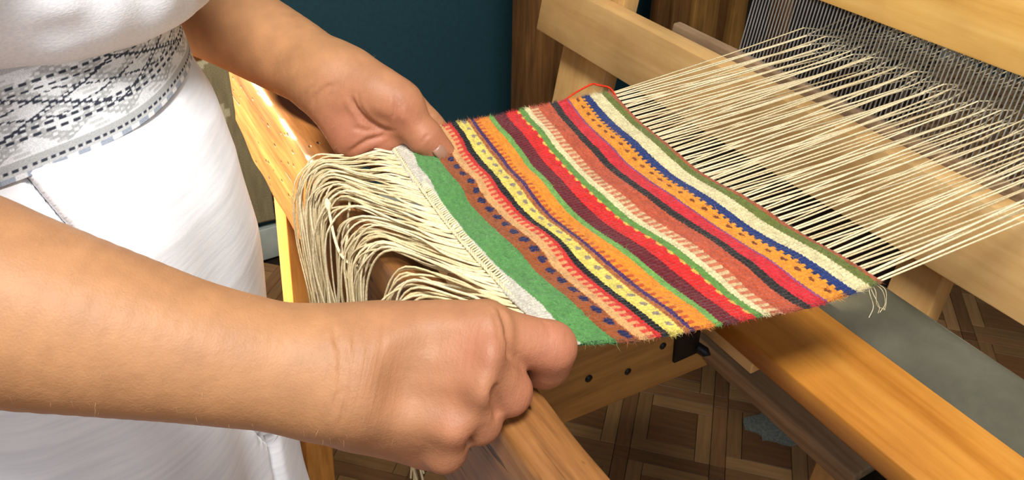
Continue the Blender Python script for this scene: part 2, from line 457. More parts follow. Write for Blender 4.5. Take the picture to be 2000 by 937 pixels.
# bare cement where parquet is missing
def cement_patch():
    cx, cy, _ = (-0.7040, 0.9847, 0.0000)
    ang = np.linspace(0, 2 * np.pi, 26, endpoint=False)
    rr = 0.040 * (1 + 0.28 * np.sin(ang * 2 + 0.6) + 0.14 * np.sin(ang * 5 + 1.0) + 0.08 * RNG.standard_normal(26))
    top = [(cx + r * math.cos(a) * 0.9, cy + r * math.sin(a) * 1.15, 0.0035 + 0.001 * random.random()) for a, r in zip(ang, rr)]
    bot = [(x, y, -0.012) for x, y, z in top]
    n = 26
    V = top + bot + [(cx, cy, 0.006)]
    F = [(i, (i + 1) % n, 2 * n) for i in range(n)] + [(n + i, n + (i + 1) % n, (i + 1) % n, i) for i in range(n)]
    o = link('cement_patch', mesh_from('cement_patch', V, F), M['cement'], floor)
    o['label'] = 'grey patch of bare cement'
cement_patch()

# left wall, with an unseen window added and sized to aim the sun
WX = -1.68
def wall_left():
    bm = bmesh.new()
    def bx(y0, y1, z0, z1):
        vs = [bm.verts.new(p) for p in box_pts(WX - 0.15, WX, y0, y1, z0, z1)]
        for f in HEXF: bm.faces.new([vs[i] for i in f])
    wy0, wy1, wz0, wz1 = -1.25, -0.30, 0.72, 1.26
    bx(-2.2, wy0, -0.05, 2.8); bx(wy1, 3.0, -0.05, 2.8); bx(wy0, wy1, -0.05, wz0); bx(wy0, wy1, wz1, 2.8)
    me = bpy.data.meshes.new('wall_left'); bm.to_mesh(me); bm.free()
    w = tag(link('wall_left', me, M['teal']), 'dark teal painted wall behind the loom', 'wall', kind='structure')
    wr = empty('added_sun_window', (WX - 0.08, (wy0 + wy1) / 2, wz0))
    tag(wr, 'unseen window added in the teal wall to let the sun in', 'window', kind='structure')
    fr = 0.05
    for (a, b, c, d) in ((wy0, wy0 + fr, wz0, wz1), (wy1 - fr, wy1, wz0, wz1), (wy0 + fr, wy1 - fr, wz0, wz0 + fr), (wy0 + fr, wy1 - fr, wz1 - fr, wz1)):
        box('window_frame', WX - 0.11, WX - 0.05, a, b, c, d, M['frame_paint'], wr)
    box('pane', WX - 0.083, WX - 0.079, wy0 + fr, wy1 - fr, wz0 + fr, wz1 - fr, M['glass'], wr, bev=0)
wall_left()
tag(box('wall_back', WX, 2.2, 2.9, 3.0, -0.05, 2.8, M['teal'], bev=0), 'teal wall at the far end beyond the loom', 'wall', kind='structure')
tag(box('baseboard_left', WX, WX + 0.02, -2.2, 2.9, 0.0, 0.085, M['cream_paint'], bev=0.003), 'pale painted baseboard below the hanging beige rug', 'baseboard', kind='structure')

# ================================================================ loom frame
loom = empty('loom', (-0.5, 0.2, 0.0))
tag(loom, 'wooden floor loom with worn breast beam and orange varnished boards', 'loom')

# breast beam: thick board on edge, rounded by wear, its far end chamfered
BT = 0.8735   # top height
def breast_beam():
    xs = np.concatenate([np.linspace(-0.835, -0.78, 8), np.linspace(-0.77, 0.12, 90)])
    y0, y1, zb = 0.1505, 0.1815, 0.764
    prof = [(y0, zb), (y0, zb + 0.03), (y0, zb + 0.07), (y0 + 0.0002, BT - 0.006), (y0 + 0.0018, BT - 0.002), (y0 + 0.005, BT), (y0 + 0.012, BT + 0.0006),
            (y0 + 0.02, BT + 0.0004), (y1 - 0.005, BT - 0.0006), (y1 - 0.0015, BT - 0.003), (y1, BT - 0.007), (y1, zb + 0.05), (y1, zb), ((y0 + y1) / 2, zb)]
    n = len(prof)
    V = []
    for x in xs:
        k = max(0.0, (-0.775 - x) / 0.06)
        for i, (y, z) in enumerate(prof):
            zz = z
            if z < zb + 0.01: zz = z + 0.022 * k
            if z > BT - 0.01: zz = z - 0.016 * k * k
            wob = 0.0005 * math.sin(31 * x + i) + 0.0004 * math.sin(83 * x + 2 * i)
            V.append((x, y + wob, zz + wob))
    F = []
    for a in range(len(xs) - 1):
        for i in range(n):
            F.append((a * n + i, a * n + (i + 1) % n, (a + 1) * n + (i + 1) % n, (a + 1) * n + i))
    F.append(tuple(range(n - 1, -1, -1))); F.append(tuple((len(xs) - 1) * n + i for i in range(n)))
    me = mesh_from('breast_beam', V, F, smooth=True)
    bm = bmesh.new(); bm.from_mesh(me); bmesh.ops.recalc_face_normals(bm, faces=bm.faces); bm.to_mesh(me); bm.free()
    me.polygons.foreach_set('use_smooth', np.ones(len(me.polygons), bool))
    me.set_sharp_from_angle(angle=math.radians(40))
    o = link('breast_beam', me, M['beam'], loom); o['label'] = 'worn pale breast beam with nail holes'
    return o
breast_beam()

# legs under the breast beam
for (xa, xb) in ((-0.715, -0.672), (0.02, 0.063)):
    block('leg', [(xa - 0.05, 0.136, 0), (xb - 0.05, 0.136, 0), (xb - 0.05, 0.172, 0), (xa - 0.05, 0.172, 0),
                  (xa, 0.153, 0.7645), (xb, 0.153, 0.7645), (xb, 0.1805, 0.7645), (xa, 0.1805, 0.7645)], M['leg'], loom)

# side rails running back from the breast beam
rail = block('side_rail', [(-0.3660, 0.1765, 0.7626), (-0.3315, 0.1765, 0.7626), (-0.3255, 0.3660, 0.7591), (-0.3599, 0.3660, 0.7591),
                           (-0.3660, 0.1765, 0.8513), (-0.3315, 0.1765, 0.8513), (-0.3298, 0.3324, 0.8082), (-0.3642, 0.3324, 0.8082)], M['rail'], loom)
for (px_, nx) in (((-0.3307, 0.2583, 0.7936), 0), ((-0.3302, 0.2911, 0.7849), 0), ((-0.3298, 0.3203, 0.7953), 0), ((-0.3289, 0.3462, 0.7738), 0)):
    V, F = tube_arrays([(px_[0] - 0.006, px_[1], px_[2]), (px_[0] + 0.0012, px_[1], px_[2]), (px_[0] + 0.0018, px_[1], px_[2])], [0.0028, 0.0028, 0.0002], 10)
    o = link('nail_head', mesh_from('nail_head', V, F[:, ::-1], True), M['bolt'], rail)

# orange board (knee beam) beside the cloth roller, with the block under its edge
xbar('knee_board', -0.56, 0.25, [(0.370, 0.7865), (0.440, 0.7865), (0.440, 0.804), (0.370, 0.804)], M['orange'], loom, 0.0016)
xbar('board_cleat', -0.36, -0.292, [(0.371, 0.776), (0.420, 0.776), (0.420, 0.7865), (0.371, 0.7865)], M['pale'], loom, 0.001)
# low cross rail of old wood
xbar('cross_rail', -0.62, -0.300, [(0.556, 0.530), (0.640, 0.530), (0.640, 0.555), (0.556, 0.555)], M['old'], loom, 0.002)
box('rail_shoe', -0.30, -0.255, 0.560, 0.640, 0.0, 0.545, M['darkZ'], loom, 0.002)
# iron bracket hooked to the end of the side rail
br = box('bracket', (-0.3401, 0.0000, 1.2000)[0], (-0.3255, 0.0000, 1.2000)[0], 0.330, 0.352, 0.777, 0.822, M['black'], loom, 0.001)
V, F = tube_arrays([(-0.330, 0.352, 0.781), (-0.322, 0.356, 0.779), (-0.319, 0.358, 0.778)], [0.004, 0.004, 0.0005], 10)
link('bracket_bolt', mesh_from('bracket_bolt', V, F[:, ::-1], True), M['black'], br)
# rear upright of the loom, and a near-black board added for a shaded gap
box('rear_upright', -1.36, -1.30, 0.800, 0.892, 0.0, 1.95, M['brownZ'], loom, 0.003)
box('rear_upright', -1.50, -1.44, 0.960, 1.120, 0.0, 1.95, M['darkZ'], loom, 0.003)

# dark panel added behind the beater, standing in for shade under the loom
box('shade_panel', -1.00, -0.45, 0.840, 0.856, 0.30, 0.715, M['darkZ'], loom, 0.002)

# back beam the warp runs over
xbar('back_beam', -0.80, 0.25, [(1.085, 0.80), (1.125, 0.80), (1.125, 0.8885), (1.085, 0.8885)], M['pale'], loom, 0.003)

# upright boards standing at the wall behind the loom
for i, (ya, yb, mt, dx, lab) in enumerate(((1.213, 1.249, 'brownZ', 0.0, 'narrow dark brown board, leftmost of the row behind the loom'),
                              (1.251, 1.303, 'brownZ', 0.008, 'mid brown board, second from left in the row behind the loom'),
                              (1.305, 1.384, 'brownZ2', 0.02, 'wide tan board in the middle of the row behind the loom'),
                              (1.387, 1.438, 'brownZ', -0.01, 'brown board next to the wide tan board behind the loom'),
                              (1.441, 1.486, 'brownZ2', 0.012, 'narrow tan board nearest the reed in the row behind the loom'))):
    tag(box('wooden_board', -1.43 + dx, -1.40 + dx, ya, yb, 0.001, 1.75, M[mt], None, 0.003), lab, 'board', 'upright boards behind the loom')
tag(box('dark_background_panel', -1.46, -1.42, 1.50, 2.4, 0.001, 1.9, M['darkZ'], None, 0.003), 'near-black panel added as dark background behind the reed', 'panel')  # near-black sheet added to give a dark background beyond the boards

# ================================================================ cloth roller
roller = empty('cloth_roller', (-0.2, 0.486, 0.744))
tag(roller, 'roller wrapped in grey canvas below the striped rug', 'roller')
def build_roller():
    xs = np.linspace(-0.555, 0.25, 60); n = 40
    V = []
    for x in xs:
        for k in range(n):
            a = 2 * math.pi * k / n
            r = 0.0555 + 0.0012 * math.sin(3 * a + 9 * x) + 0.0008 * math.sin(7 * a - 23 * x) + 0.0006 * math.sin(61 * x + a)
            V.append((x, 0.4865 + r * math.cos(a), 0.7435 + r * math.sin(a)))
    F = [(a * n + i, (a + 1) * n + i, (a + 1) * n + (i + 1) % n, a * n + (i + 1) % n) for a in range(59) for i in range(n)]
    F += [tuple(range(n)), tuple(59 * n + i for i in range(n - 1, -1, -1))]
    o = link('canvas_wrap', mesh_from('canvas_wrap', V, F, True), M['canvas'], roller)
    o.data.set_sharp_from_angle(angle=math.radians(50))
    P = [(-0.5595, 0.4865, 0.7435), (-0.555, 0.4865, 0.7435)]
    tube('axle', [(-0.5595, 0.4865, 0.7435), (-0.50, 0.4865, 0.7435), (0.20, 0.4865, 0.7435), (0.30, 0.4865, 0.7435)], 0.016, M['leg'], roller, 14)
    # free edge of the canvas lapped over the top
    tube('canvas_edge', [(x, 0.4865 + 0.0578 * math.cos(0.62 + 0.03 * math.sin(11 * x)), 0.7435 + 0.0578 * math.sin(0.62 + 0.03 * math.sin(11 * x))) for x in np.linspace(-0.55, 0.25, 50)], 0.0012, M['canvas'], roller, 5)
build_roller()

# ================================================================ beater: lower bar, reed, cap, swords
beater = empty('beater', (-0.5, 0.65, 0.79))
tag(beater, 'pale wooden beater holding a steel reed with warp threads through it', 'beater')
LEAN = 0.18
def yl(y0, z, z0=0.89): return y0 + LEAN * (z - z0)
def lean_bar(name, x0, x1, yf, thick, z0, z1, mat, bev=0.002, parent=beater):
    return xbar(name, x0, x1, [(yl(yf, z0), z0), (yl(yf, z0) + thick, z0), (yl(yf, z1) + thick, z1), (yl(yf, z1), z1)], mat, parent, bev)
lean_bar('lower_bar', -0.955, 0.25, 0.6245, 0.024, 0.767, 0.8415, M['pale'], 0.0018)
lean_bar('reed_baton', -0.72, 0.22, 0.6555, 0.012, 0.826, 0.847, M['old'], 0.003)
lean_bar('cap_board', -0.80, 0.25, 0.655, 0.030, 0.9305, 1.020, M['cap'], 0.0025)
# swords: the upright arms behind the lower bar
def sword(x0, x1, xw0, xw1):
    y = 0.6495
    block('sword', [(x0, yl(y, 0.81), 0.812), (x1, yl(y, 0.81), 0.812), (x1, yl(y, 0.81) + 0.026, 0.812), (x0, yl(y, 0.81) + 0.026, 0.812),
                    (x0, yl(y, 1.6), 1.6), (x1, yl(y, 1.6), 1.6), (x1, yl(y, 1.6) + 0.026, 1.6), (x0, yl(y, 1.6) + 0.026, 1.6)], M['paleZ'], beater)
    block('sword_foot', [(xw0, yl(y, 0.25), 0.25), (xw1, yl(y, 0.25), 0.25), (xw1, yl(y, 0.25) + 0.024, 0.25), (xw0, yl(y, 0.25) + 0.024, 0.25),
                         (xw0, yl(y, 0.8115), 0.8115), (xw1, yl(y, 0.8115), 0.8115), (xw1, yl(y, 0.8115) + 0.024, 0.8115), (xw0, yl(y, 0.8115) + 0.024, 0.8115)], M['paleZ'], beater)
sword(-0.874, -0.808, -0.917, -0.814)
sword(0.10, 0.17, -0.356, -0.312)
# reed: steel dents
reed = link('reed', hexa_mesh('reed', box_pts(-0.625, 0.20, yl(0.6585, 0.945), yl(0.6585, 0.945) + 0.006, 0.943, 0.951), 0.001), M['old'], beater)
def dents():
    z0, z1 = 0.838, 0.947
    w, dpt = 0.00050, 0.0010
    y0, y1 = yl(0.6585, z0), yl(0.6585, z1)
    me = hexa_mesh('dent', [(-w, y0, z0), (w, y0, z0), (w, y0 + dpt, z0), (-w, y0 + dpt, z0), (-w, y1, z1), (w, y1, z1), (w, y1 + dpt, z1), (-w, y1 + dpt, z1)], 0)
    me.materials.append(M['steel'])
    x = -0.612
    while x < 0.02:
        o = link('dent', me, None, reed); o.location = (x, 0, 0)
        x += 0.0042
dents()

# heddle frame behind the reed
hed = empty('heddle_frame', (-0.4, 0.80, 0.72))
tag(hed, 'heddle frame with wire heddles half hidden behind the reed', 'heddle frame')
def heddles():
    xbar('heddle_bar', -0.68, 0.2, [(0.79, 1.03), (0.805, 1.03), (0.805, 1.06), (0.79, 1.06)], M['brownZ'], hed)
    xbar('heddle_bar', -0.68, 0.2, [(0.79, 0.72), (0.805, 0.72), (0.805, 0.75), (0.79, 0.75)], M['brownZ'], hed)
    box('heddle_side', -0.70, -0.68, 0.787, 0.808, 0.70, 1.08, M['brownZ'], hed)
    box('heddle_side', 0.20, 0.22, 0.787, 0.808, 0.70, 1.08, M['brownZ'], hed)
    V, F = tube_arrays([(0, 0.7975, 0.745), (0, 0.7975, 0.885), (0.0015, 0.7975, 0.89), (0, 0.7975, 0.895), (0, 0.7975, 1.035)], 0.0006, 4)
    me = mesh_from('heddle', V, F[:, ::-1], True); me.materials.append(M['steel'])
    for x in np.arange(-0.55, 0.0, 0.0045):
        o = link('heddle', me, None, hed); o.location = (x + random.uniform(-0.0007, 0.0007), random.choice((-0.004, 0, 0.004)), 0)
heddles()

# ================================================================ the rug on the loom
RUG_Z = 0.890
CLOTH_UNIT = 0.8611   # the cloth tables below are written in cloth units of this many metres
rug = empty('striped_rug', (-0.39, 0.30, RUG_Z))
tag(rug, 'half woven striped wool rug with cream fringe stretched on the loom', 'rug')
# stripe table, distance from the weaver along the warp (metres at mid width), colour
def c(r, g, b): return srgb(r, g, b)
STR = [(.2250, c(206, 198, 180)), (.2370, c(88, 142, 74)), (.2570, c(150, 78, 34)), (.2705, c(214, 160, 100)), (.2795, c(200, 44, 36)),
       (.2850, c(24, 24, 20)), (.2900, c(222, 200, 96)), (.3000, c(176, 104, 52)), (.3035, c(70, 40, 86)), (.3067, c(228, 138, 34)), (.3205, c(112, 160, 76)),
       (.3255, c(104, 26, 32)), (.3370, c(212, 36, 30)), (.3500, c(100, 142, 62)), (.3562, c(222, 206, 156)), (.3650, c(186, 82, 50)),
       (.3830, c(46, 36, 32)), (.3900, c(204, 40, 48)), (.4010, c(140, 70, 110)), (.4030, c(230, 146, 40)), (.4192, c(30, 50, 106)),
       (.4267, c(222, 206, 156)), (.4400, c(104, 112, 44)), (.4477, c(162, 84, 50))]
FELL = .4510
XF = [(.225, -.600), (.2456, -.607), (.293, -.6195), (.36, -.6150), (.4344, -.6095), (.4734, -.6065)]
XN = [(.225, -.322), (.2406, -.3165), (.27, -.3045), (.30, -.2946), (.33, -.2868), (.36, -.2825), (.394, -.275), (.4287, -.2697), (.46, -.268)]
def bow(X):
    """how far the weft lines bow towards the reed across the width"""
    far = np.clip((-.45 - X) / .165, 0, None)
    near = np.clip((X + .42) / .15, 0, None)
    return .023 * far ** 1.35 + .0075 * near ** 1.2
def rug_xy(u, yn):
    X = np.interp(yn + .01, *zip(*XF)) * (1 - u) + np.interp(yn, *zip(*XN)) * u
    return X, yn + bow(X) * np.clip(.55 + (yn - .225) * 2.6, .5, 1.0)
def rug_z(u, yn):
    z = RUG_Z + 0.0016 * np.sin(9.0 * u + 30 * yn) * np.sin(26 * yn + 1.5) + 0.0011 * np.sin(21 * u - 40 * yn)
    z = z - 0.004 * np.sin(np.pi * np.clip(u, 0, 1)) * np.clip((.46 - yn) / .2, 0, 1)
    # pulled up a little at the two held corners
    z = z + 0.003 * np.exp(-((u - 1.0) / .18) ** 2 - ((yn - .235) / .05) ** 2)
    return z
def build_rug():
    nu, nv = 420, 400
    u = np.linspace(0, 1, nu)[:, None]; yn = np.linspace(.2235, FELL, nv)[None, :]
    X, Y = rug_xy(u, yn)
    Zv = rug_z(u, yn)
    N1 = smooth_noise((nu, nv), (60, 120), 3) - .5
    N2 = smooth_noise((nu, nv), (200, 200), 4) - .5
    N3 = smooth_noise((nu, nv), (14, 5), 5) - .5
    # ribs of the warp and rows of weft
    rib = np.abs(np.sin(np.pi * u * 105)) ** 0.7
    row = np.sin(2 * np.pi * yn / 0.00135 + np.pi * np.floor(u * 105))
    Zv = Zv + 0.0007 * rib + 0.00025 * row + 0.0007 * N1 + 0.0005 * N2
    # colours: the beaten weft wanders a little
    UU = np.broadcast_to(u, (nu, nv)); YY = np.broadcast_to(yn, (nu, nv))
    s = YY + 0.0030 * N3 * np.clip((YY - .226) / .01, 0, 1) * np.clip((FELL - YY) / .01, 0, 1) + 0.0011 * N1 + 0.0007 * N2
    bump_ = .0035 * np.exp(-((UU - .74) / .09) ** 2 - ((YY - .392) / .022) ** 2) + .0030 * np.exp(-((UU - .60) / .07) ** 2 - ((YY - .284) / .016) ** 2)
    s = s - bump_
    edges = np.array([e for e, _ in STR]); cols = np.array([k for _, k in STR])
    idx = np.clip(np.searchsorted(edges, s) - 1, 0, len(cols) - 1)
    C = cols[idx].copy()
    w = np.floor(UU * 52.5)            # pairs of warps: the teeth and dots count by these
    fr = UU * 52.5 - w
    def paint(mask, col): C[mask] = srgb(*col)
    # combed teeth
    tooth = fr < .5
    paint(tooth & (s > .2765) & (s < .2818), (206, 66, 48)); paint(~tooth & (s > .2765) & (s < .2818), (220, 150, 96))
    paint(tooth & (s > .3067) & (s < .3115), (190, 86, 34))
    paint(tooth & (s > .3615) & (s < .3695), (196, 112, 76)); paint(~tooth & (s > .3615) & (s < .3695), (216, 176, 128))
    paint(tooth & (s > .4165) & (s < .4195), (40, 48, 84))
    # dots: navy on rust, grey on yellow, yellow beside red, brown on orange
    def dots(y0, dy, n, wd, col, ph=0.0):
        q = (UU * n + ph) % 1.0
        m = (((q - .5) / wd) ** 2 + ((s - y0) / dy) ** 2 + 0.9 * N2) < 1
        paint(m, col)
    dots(.2668, .0029, 23, .30, (36, 34, 74))
    dots(.2965, .0021, 26, .22, (150, 132, 112), .3)
    dots(.3492, .0013, 27, .26, (236, 176, 74), .1)
    dots(.4115, .0018, 26, .22, (122, 60, 24), .2)
    dots(.3018, .0010, 30, .3, (150, 84, 50), .2)
    # worn, felted mixing of neighbouring yarns
    C = C * .84 * (1 + 0.28 * N1[..., None] + 0.30 * N2[..., None])
    fl = (np.random.default_rng(11).random((nu, nv)) < .02)
    C[fl] = C[fl] * 1.35 + 0.02
    V = np.stack([X * CLOTH_UNIT, Y * CLOTH_UNIT, np.broadcast_to(Zv, X.shape)], -1).reshape(-1, 3)
    i, j = np.meshgrid(np.arange(nu - 1), np.arange(nv - 1), indexing='ij')
    F = np.stack([i * nv + j, (i + 1) * nv + j, (i + 1) * nv + j + 1, i * nv + j + 1], -1).reshape(-1, 4)
    me = mesh_from('woven_cloth', V, F, True)
    set_color(me, 'col', np.clip(C.reshape(-1, 3), 0, 1))
    o = link('woven_cloth', me, M['wool'], rug)
    sm = o.modifiers.new('thick', 'SOLIDIFY'); sm.thickness = 0.0022; sm.offset = -1
    return V.reshape(nu, nv, 3), np.clip(C, 0, 1)
RUGV, RUGC = build_rug()

# short wool hairs standing off the cloth and along its two edges
def wool_fuzz():
    nu, nv = RUGV.shape[:2]
    r = np.random.default_rng(21)
    n = 15000
    a = r.integers(0, nu, n); b = r.integers(26, nv, n)
    edge = r.random(n) < .30
    a = np.where(edge, np.where(r.random(n) < .5, r.integers(0, 4, n), nu - 1 - r.integers(0, 4, n)), a)
    base = RUGV[a, b]
    L = r.uniform(.0010, .0034, n)[:, None]
    d = r.normal(0, .75, (n, 3)) + np.array([0, 0, .55])
    d[:, 0] += np.where(a < 4, -1.0, np.where(a > nu - 5, 1.0, 0))
    d /= np.linalg.norm(d, axis=1)[:, None]
    side = np.cross(d, r.normal(0, 1, (n, 3))); side /= np.linalg.norm(side, axis=1)[:, None]
    wv = 0.00012
    bend = r.normal(0, .35, (n, 3)) * L
    V = np.stack([base - side * wv, base + side * wv, base + d * L * .5 + side * wv * .8, base + d * L * .5 - side * wv * .8, base + d * L + bend], 1).reshape(-1, 3)
    k = np.arange(n)[:, None] * 5
    F = np.concatenate([k + np.array([0, 1, 2]), k + np.array([0, 2, 3]), k + np.array([3, 2, 4])])
    me = mesh_from('wool_fuzz', V, F)
    CC = np.repeat(np.clip(RUGC[a, b] * 1.15 + .02, 0, 1), 5, axis=0)
    set_color(me, 'col', CC)
    o = link('wool_fuzz', me, M['wool'], rug); o['kind'] = 'stuff'
wool_fuzz()

# warp threads from the fell of the cloth through the reed
def warp():
    n = 92
    yr = 0.6610
    r = np.random.default_rng(5)
    block_off = 0; bl = 8
    k = 0
    for i in range(n):
        u = (i + .5 + (.20 if i % 2 == 0 else -.20)) / n
        X, Y = rug_xy(np.array(u), np.array(FELL))
        if k >= bl: k = 0; bl = int(r.integers(6, 11))
        f = k / max(bl - 1, 1); k += 1
        zr = 0.8915 + 0.0085 - 0.024 * f + r.normal(0, .0015)
        if i % 2: zr -= 0.006
        x0, y0 = float(X) * CLOTH_UNIT, float(Y) * CLOTH_UNIT
        x1 = -0.541 + u * (0.541 - 0.228) + r.normal(0, .0006)
        z0 = float(rug_z(u, FELL)) - 0.0012
        pts = [(x0, y0 - 0.006, z0 - .0006), (x0, y0, z0)]
        for t in (.2, .4, .6, .8, 1.0):
            pts.append((x0 + (x1 - x0) * t + r.normal(0, .00025), y0 + (yr - y0) * t, z0 + (zr - z0) * t - .0008 * math.sin(math.pi * t)))
        zb = 0.89 + (0.022 if i % 2 else -0.022)
        pts += [(x1, 0.70, zr + (zb - zr) * .3), (x1, 0.79, zb), (x1, 1.10, 0.89)]
        rad = 0.00076 * r.uniform(.85, 1.15)
        tube('warp_thread', pts, rad, M['warp'], rug, 5)
warp()

# weft end: loop of red yarn at the far corner, loose ends at the near corner
x0, y0 = [float(q) * CLOTH_UNIT for q in rug_xy(np.array(0.0), np.array(.398))]
x1, y1 = [float(q) * CLOTH_UNIT for q in rug_xy(np.array(0.0), np.array(FELL))]
P = spline([(x0, y0, RUG_Z + .001), (x0 - .004, y0 + .014, RUG_Z + .0035), (x0 - .006, (y0 + y1) / 2 + .01, RUG_Z + .007), (x1 - .004, y1 - .010, RUG_Z + .008), (x1 - .001, y1 + .001, RUG_Z + .004), (x1 + .012, y1 - .001, RUG_Z + .001)], 30)
tube('red_weft_yarn', P, 0.0009, M['red_yarn'], rug, 6)
xb, yb = [float(q) * CLOTH_UNIT for q in rug_xy(np.array(1.0), np.array(FELL - .004))]
for k in range(5):
    dx = random.uniform(-.005, .001); dy = random.uniform(-.009, .009)
    P = spline([(xb - .002, yb + dy * .6, RUG_Z - .002), (xb + .006 + dx, yb + dy, RUG_Z - .004), (xb + .009 + dx, yb + dy + random.uniform(-.004, .004), RUG_Z - .012), (xb + .007, yb + dy + random.uniform(-.008, .008), RUG_Z - .016)], 12)
    tube('loose_end', P, 0.0002, M['warp'], rug, 4)

# fringe: strands leave the white heading, run over the breast beam and hang in front of it
def fringe():
    r = np.random.default_rng(17)
    n = 104
    def edge(u):
        X, Y = rug_xy(np.array(u), np.array(.2242)); return float(X) * CLOTH_UNIT, float(Y) * CLOTH_UNIT
    # bundles: (u range, x where the bundle crosses the front edge of the beam, spread, hang length, x drift of the tip)
    B = [(0.00, 0.16, -0.545, 0.016, 0.120, 0.010), (0.16, 0.36, -0.535, 0.018, 0.135, 0.012), (0.36, 0.56, -0.500, 0.022, 0.140, 0.000),
         (0.56, 0.78, -0.442, 0.018, 0.125, -0.004), (0.78, 1.00, -0.372, 0.022, 0.120, 0.004)]
    for i in range(n):
        u = (i + .5) / n
        b = next(q for q in B if q[0] <= u <= q[1])
        t = (u - b[0]) / (b[1] - b[0])
        x0, y0 = edge(u)
        xh = b[2] + (t - .5) * 2 * b[3] + r.normal(0, .004)
        yh = 0.1465 - abs(r.normal(0, .004)); L = b[4] * r.uniform(.75, 1.1)
        lift = abs(r.normal(0, .004)); z0 = RUG_Z - .0012
        pts = [(x0, y0 + .008, z0 + .0004), (x0, y0, z0),
               (x0 + (xh - x0) * .16 + r.normal(0, .0010), y0 - .014, z0 + .0015 + lift * .3),
               (x0 + (xh - x0) * .50 + r.normal(0, .0018), .172 + r.normal(0, .002), BT + .0065 + lift),
               (x0 + (xh - x0) * .86 + r.normal(0, .0020), .1525, BT + .0045 + lift * .9),
               (xh + r.normal(0, .002), yh - .002, BT - .014),
               (xh + b[5] * .4 + r.normal(0, .004), yh - .004 - abs(r.normal(0, .002)), BT - .014 - L * .35),
               (xh + b[5] * .8 + r.normal(0, .005), yh - .002 - abs(r.normal(0, .003)), BT - .014 - L * .7),
               (xh + b[5] + r.normal(0, .006), yh - .001 - abs(r.normal(0, .003)), BT - .014 - L)]
        P = spline(pts, 40)
        P[3:] += np.stack([np.sin(np.arange(37) * r.uniform(.5, .9) + r.uniform(0, 6)), np.zeros(37), np.cos(np.arange(37) * r.uniform(.5, .9) + r.uniform(0, 6))], 1) * .0005
        tube('fringe_strand', P, 0.00085 * r.uniform(.8, 1.15), M['fringe'], rug, 5)
    # two tied strands lying on top with knotted white ends
    K = [((-0.4883, 0.1404, 0.8786), (-0.4709, 0.1381, 0.8589), (-0.4564, 0.1386, 0.8529), (-0.4438, 0.1442, 0.8527), (-0.4337, 0.1551, 0.8575)),
         ((-0.4881, 0.1570, 0.8792), (-0.4801, 0.1522, 0.8702), (-0.4702, 0.1459, 0.8566), (-0.4605, 0.1394, 0.8433), (-0.4453, 0.1398, 0.8360))]
    for q in K:
        P = spline(q, 24)
        o = tube('tie_strand', P, 0.0011, M['fringe'], rug, 6)
        V, F = tube_arrays([P[0] + (P[0] - P[1]) * .8, P[0], P[1]], [0.0009, 0.0026, 0.0012], 7)
        link('knot', mesh_from('knot', V, F[:, ::-1], True), M['fringe'], o)
    # ridge of twined cord along the white heading
    for k in range(2):
        P = [(*edge(u), RUG_Z + .0004) for u in np.linspace(0, 1, 160)]
        P = np.array(P); ph = np.linspace(0, 160, 160) * 1.7 + k * np.pi
        P[:, 2] += .0009 * np.sin(ph); P[:, 1] += .0009 * np.cos(ph) + .0015
        tube('heading_cord', P, 0.0008, M['fringe'], rug, 5)
fringe()

# ================================================================ rug hanging on the wall
def hanging_rug():
    hr = empty('hanging_rug', (-1.64, 0.1, 0.11)); tag(hr, 'beige hanging rug with cream stepped stars and brown fringe on the teal wall', 'rug')
    nu, nv = 180, 160
    u = np.linspace(0, 1, nu)[:, None]; v = np.linspace(0, 1, nv)[None, :]
    Y = -0.25 + .60 * u + 0 * v; Zz = 0.108 + 0.72 * v + 0 * u
    Xx = -1.640 + 0.006 * np.sin(11 * u + 1) + .01 * (1 - v) * np.sin(5 * u) + 0 * v
    N = smooth_noise((nu, nv), (160, 20), 9) - .5
    C = np.ones((nu, nv, 3)) * srgb(150, 138, 104)
    C = C * (1 + .30 * N[..., None])
    for (cy, cz) in ((.246, .262), (.256, .400), (.24, .54), (.14, .33), (.14, .47)):
        dy = np.abs(Y - cy); dz = np.abs(Zz - cz)
        st = (np.floor(dy / .011) + np.floor(dz / .011)) <= 2
        C[st] = srgb(206, 196, 160)
        C[(dy < .010) & (dz < .011)] = srgb(112, 64, 28)
    V = np.stack([Xx, Y, Zz], -1).reshape(-1, 3)
    i, j = np.meshgrid(np.arange(nu - 1), np.arange(nv - 1), indexing='ij')
    F = np.stack([i * nv + j, (i + 1) * nv + j, (i + 1) * nv + j + 1, i * nv + j + 1], -1).reshape(-1, 4)
    me = mesh_from('rug_field', V, F, True); set_color(me, 'col', np.clip(C.reshape(-1, 3), 0, 1))
    o = link('rug_field', me, M['tapestry'], hr); s = o.modifiers.new('t', 'SOLIDIFY'); s.thickness = .006
    fm = plain('brown_fringe', srgb(120, 66, 36), .9, 0, .2)
    fr = [hexa_mesh('rug_fringe', box_pts(-1.638, -1.633, .350, .372, 0, .0045), .0008, 1)]
    fr[0].materials.append(fm)
    for k in range(46):
        q = link('fringe_tuft', fr[0], None, hr); q.location = (0, random.uniform(-.003, .002), .118 + k * .0065)
hanging_rug()

# ================================================================ the weaver
person = empty('person', (-0.593, -0.041, 0.0))
tag(person, 'person in white blouse, white skirt and patterned sash holding the striped rug', 'person')

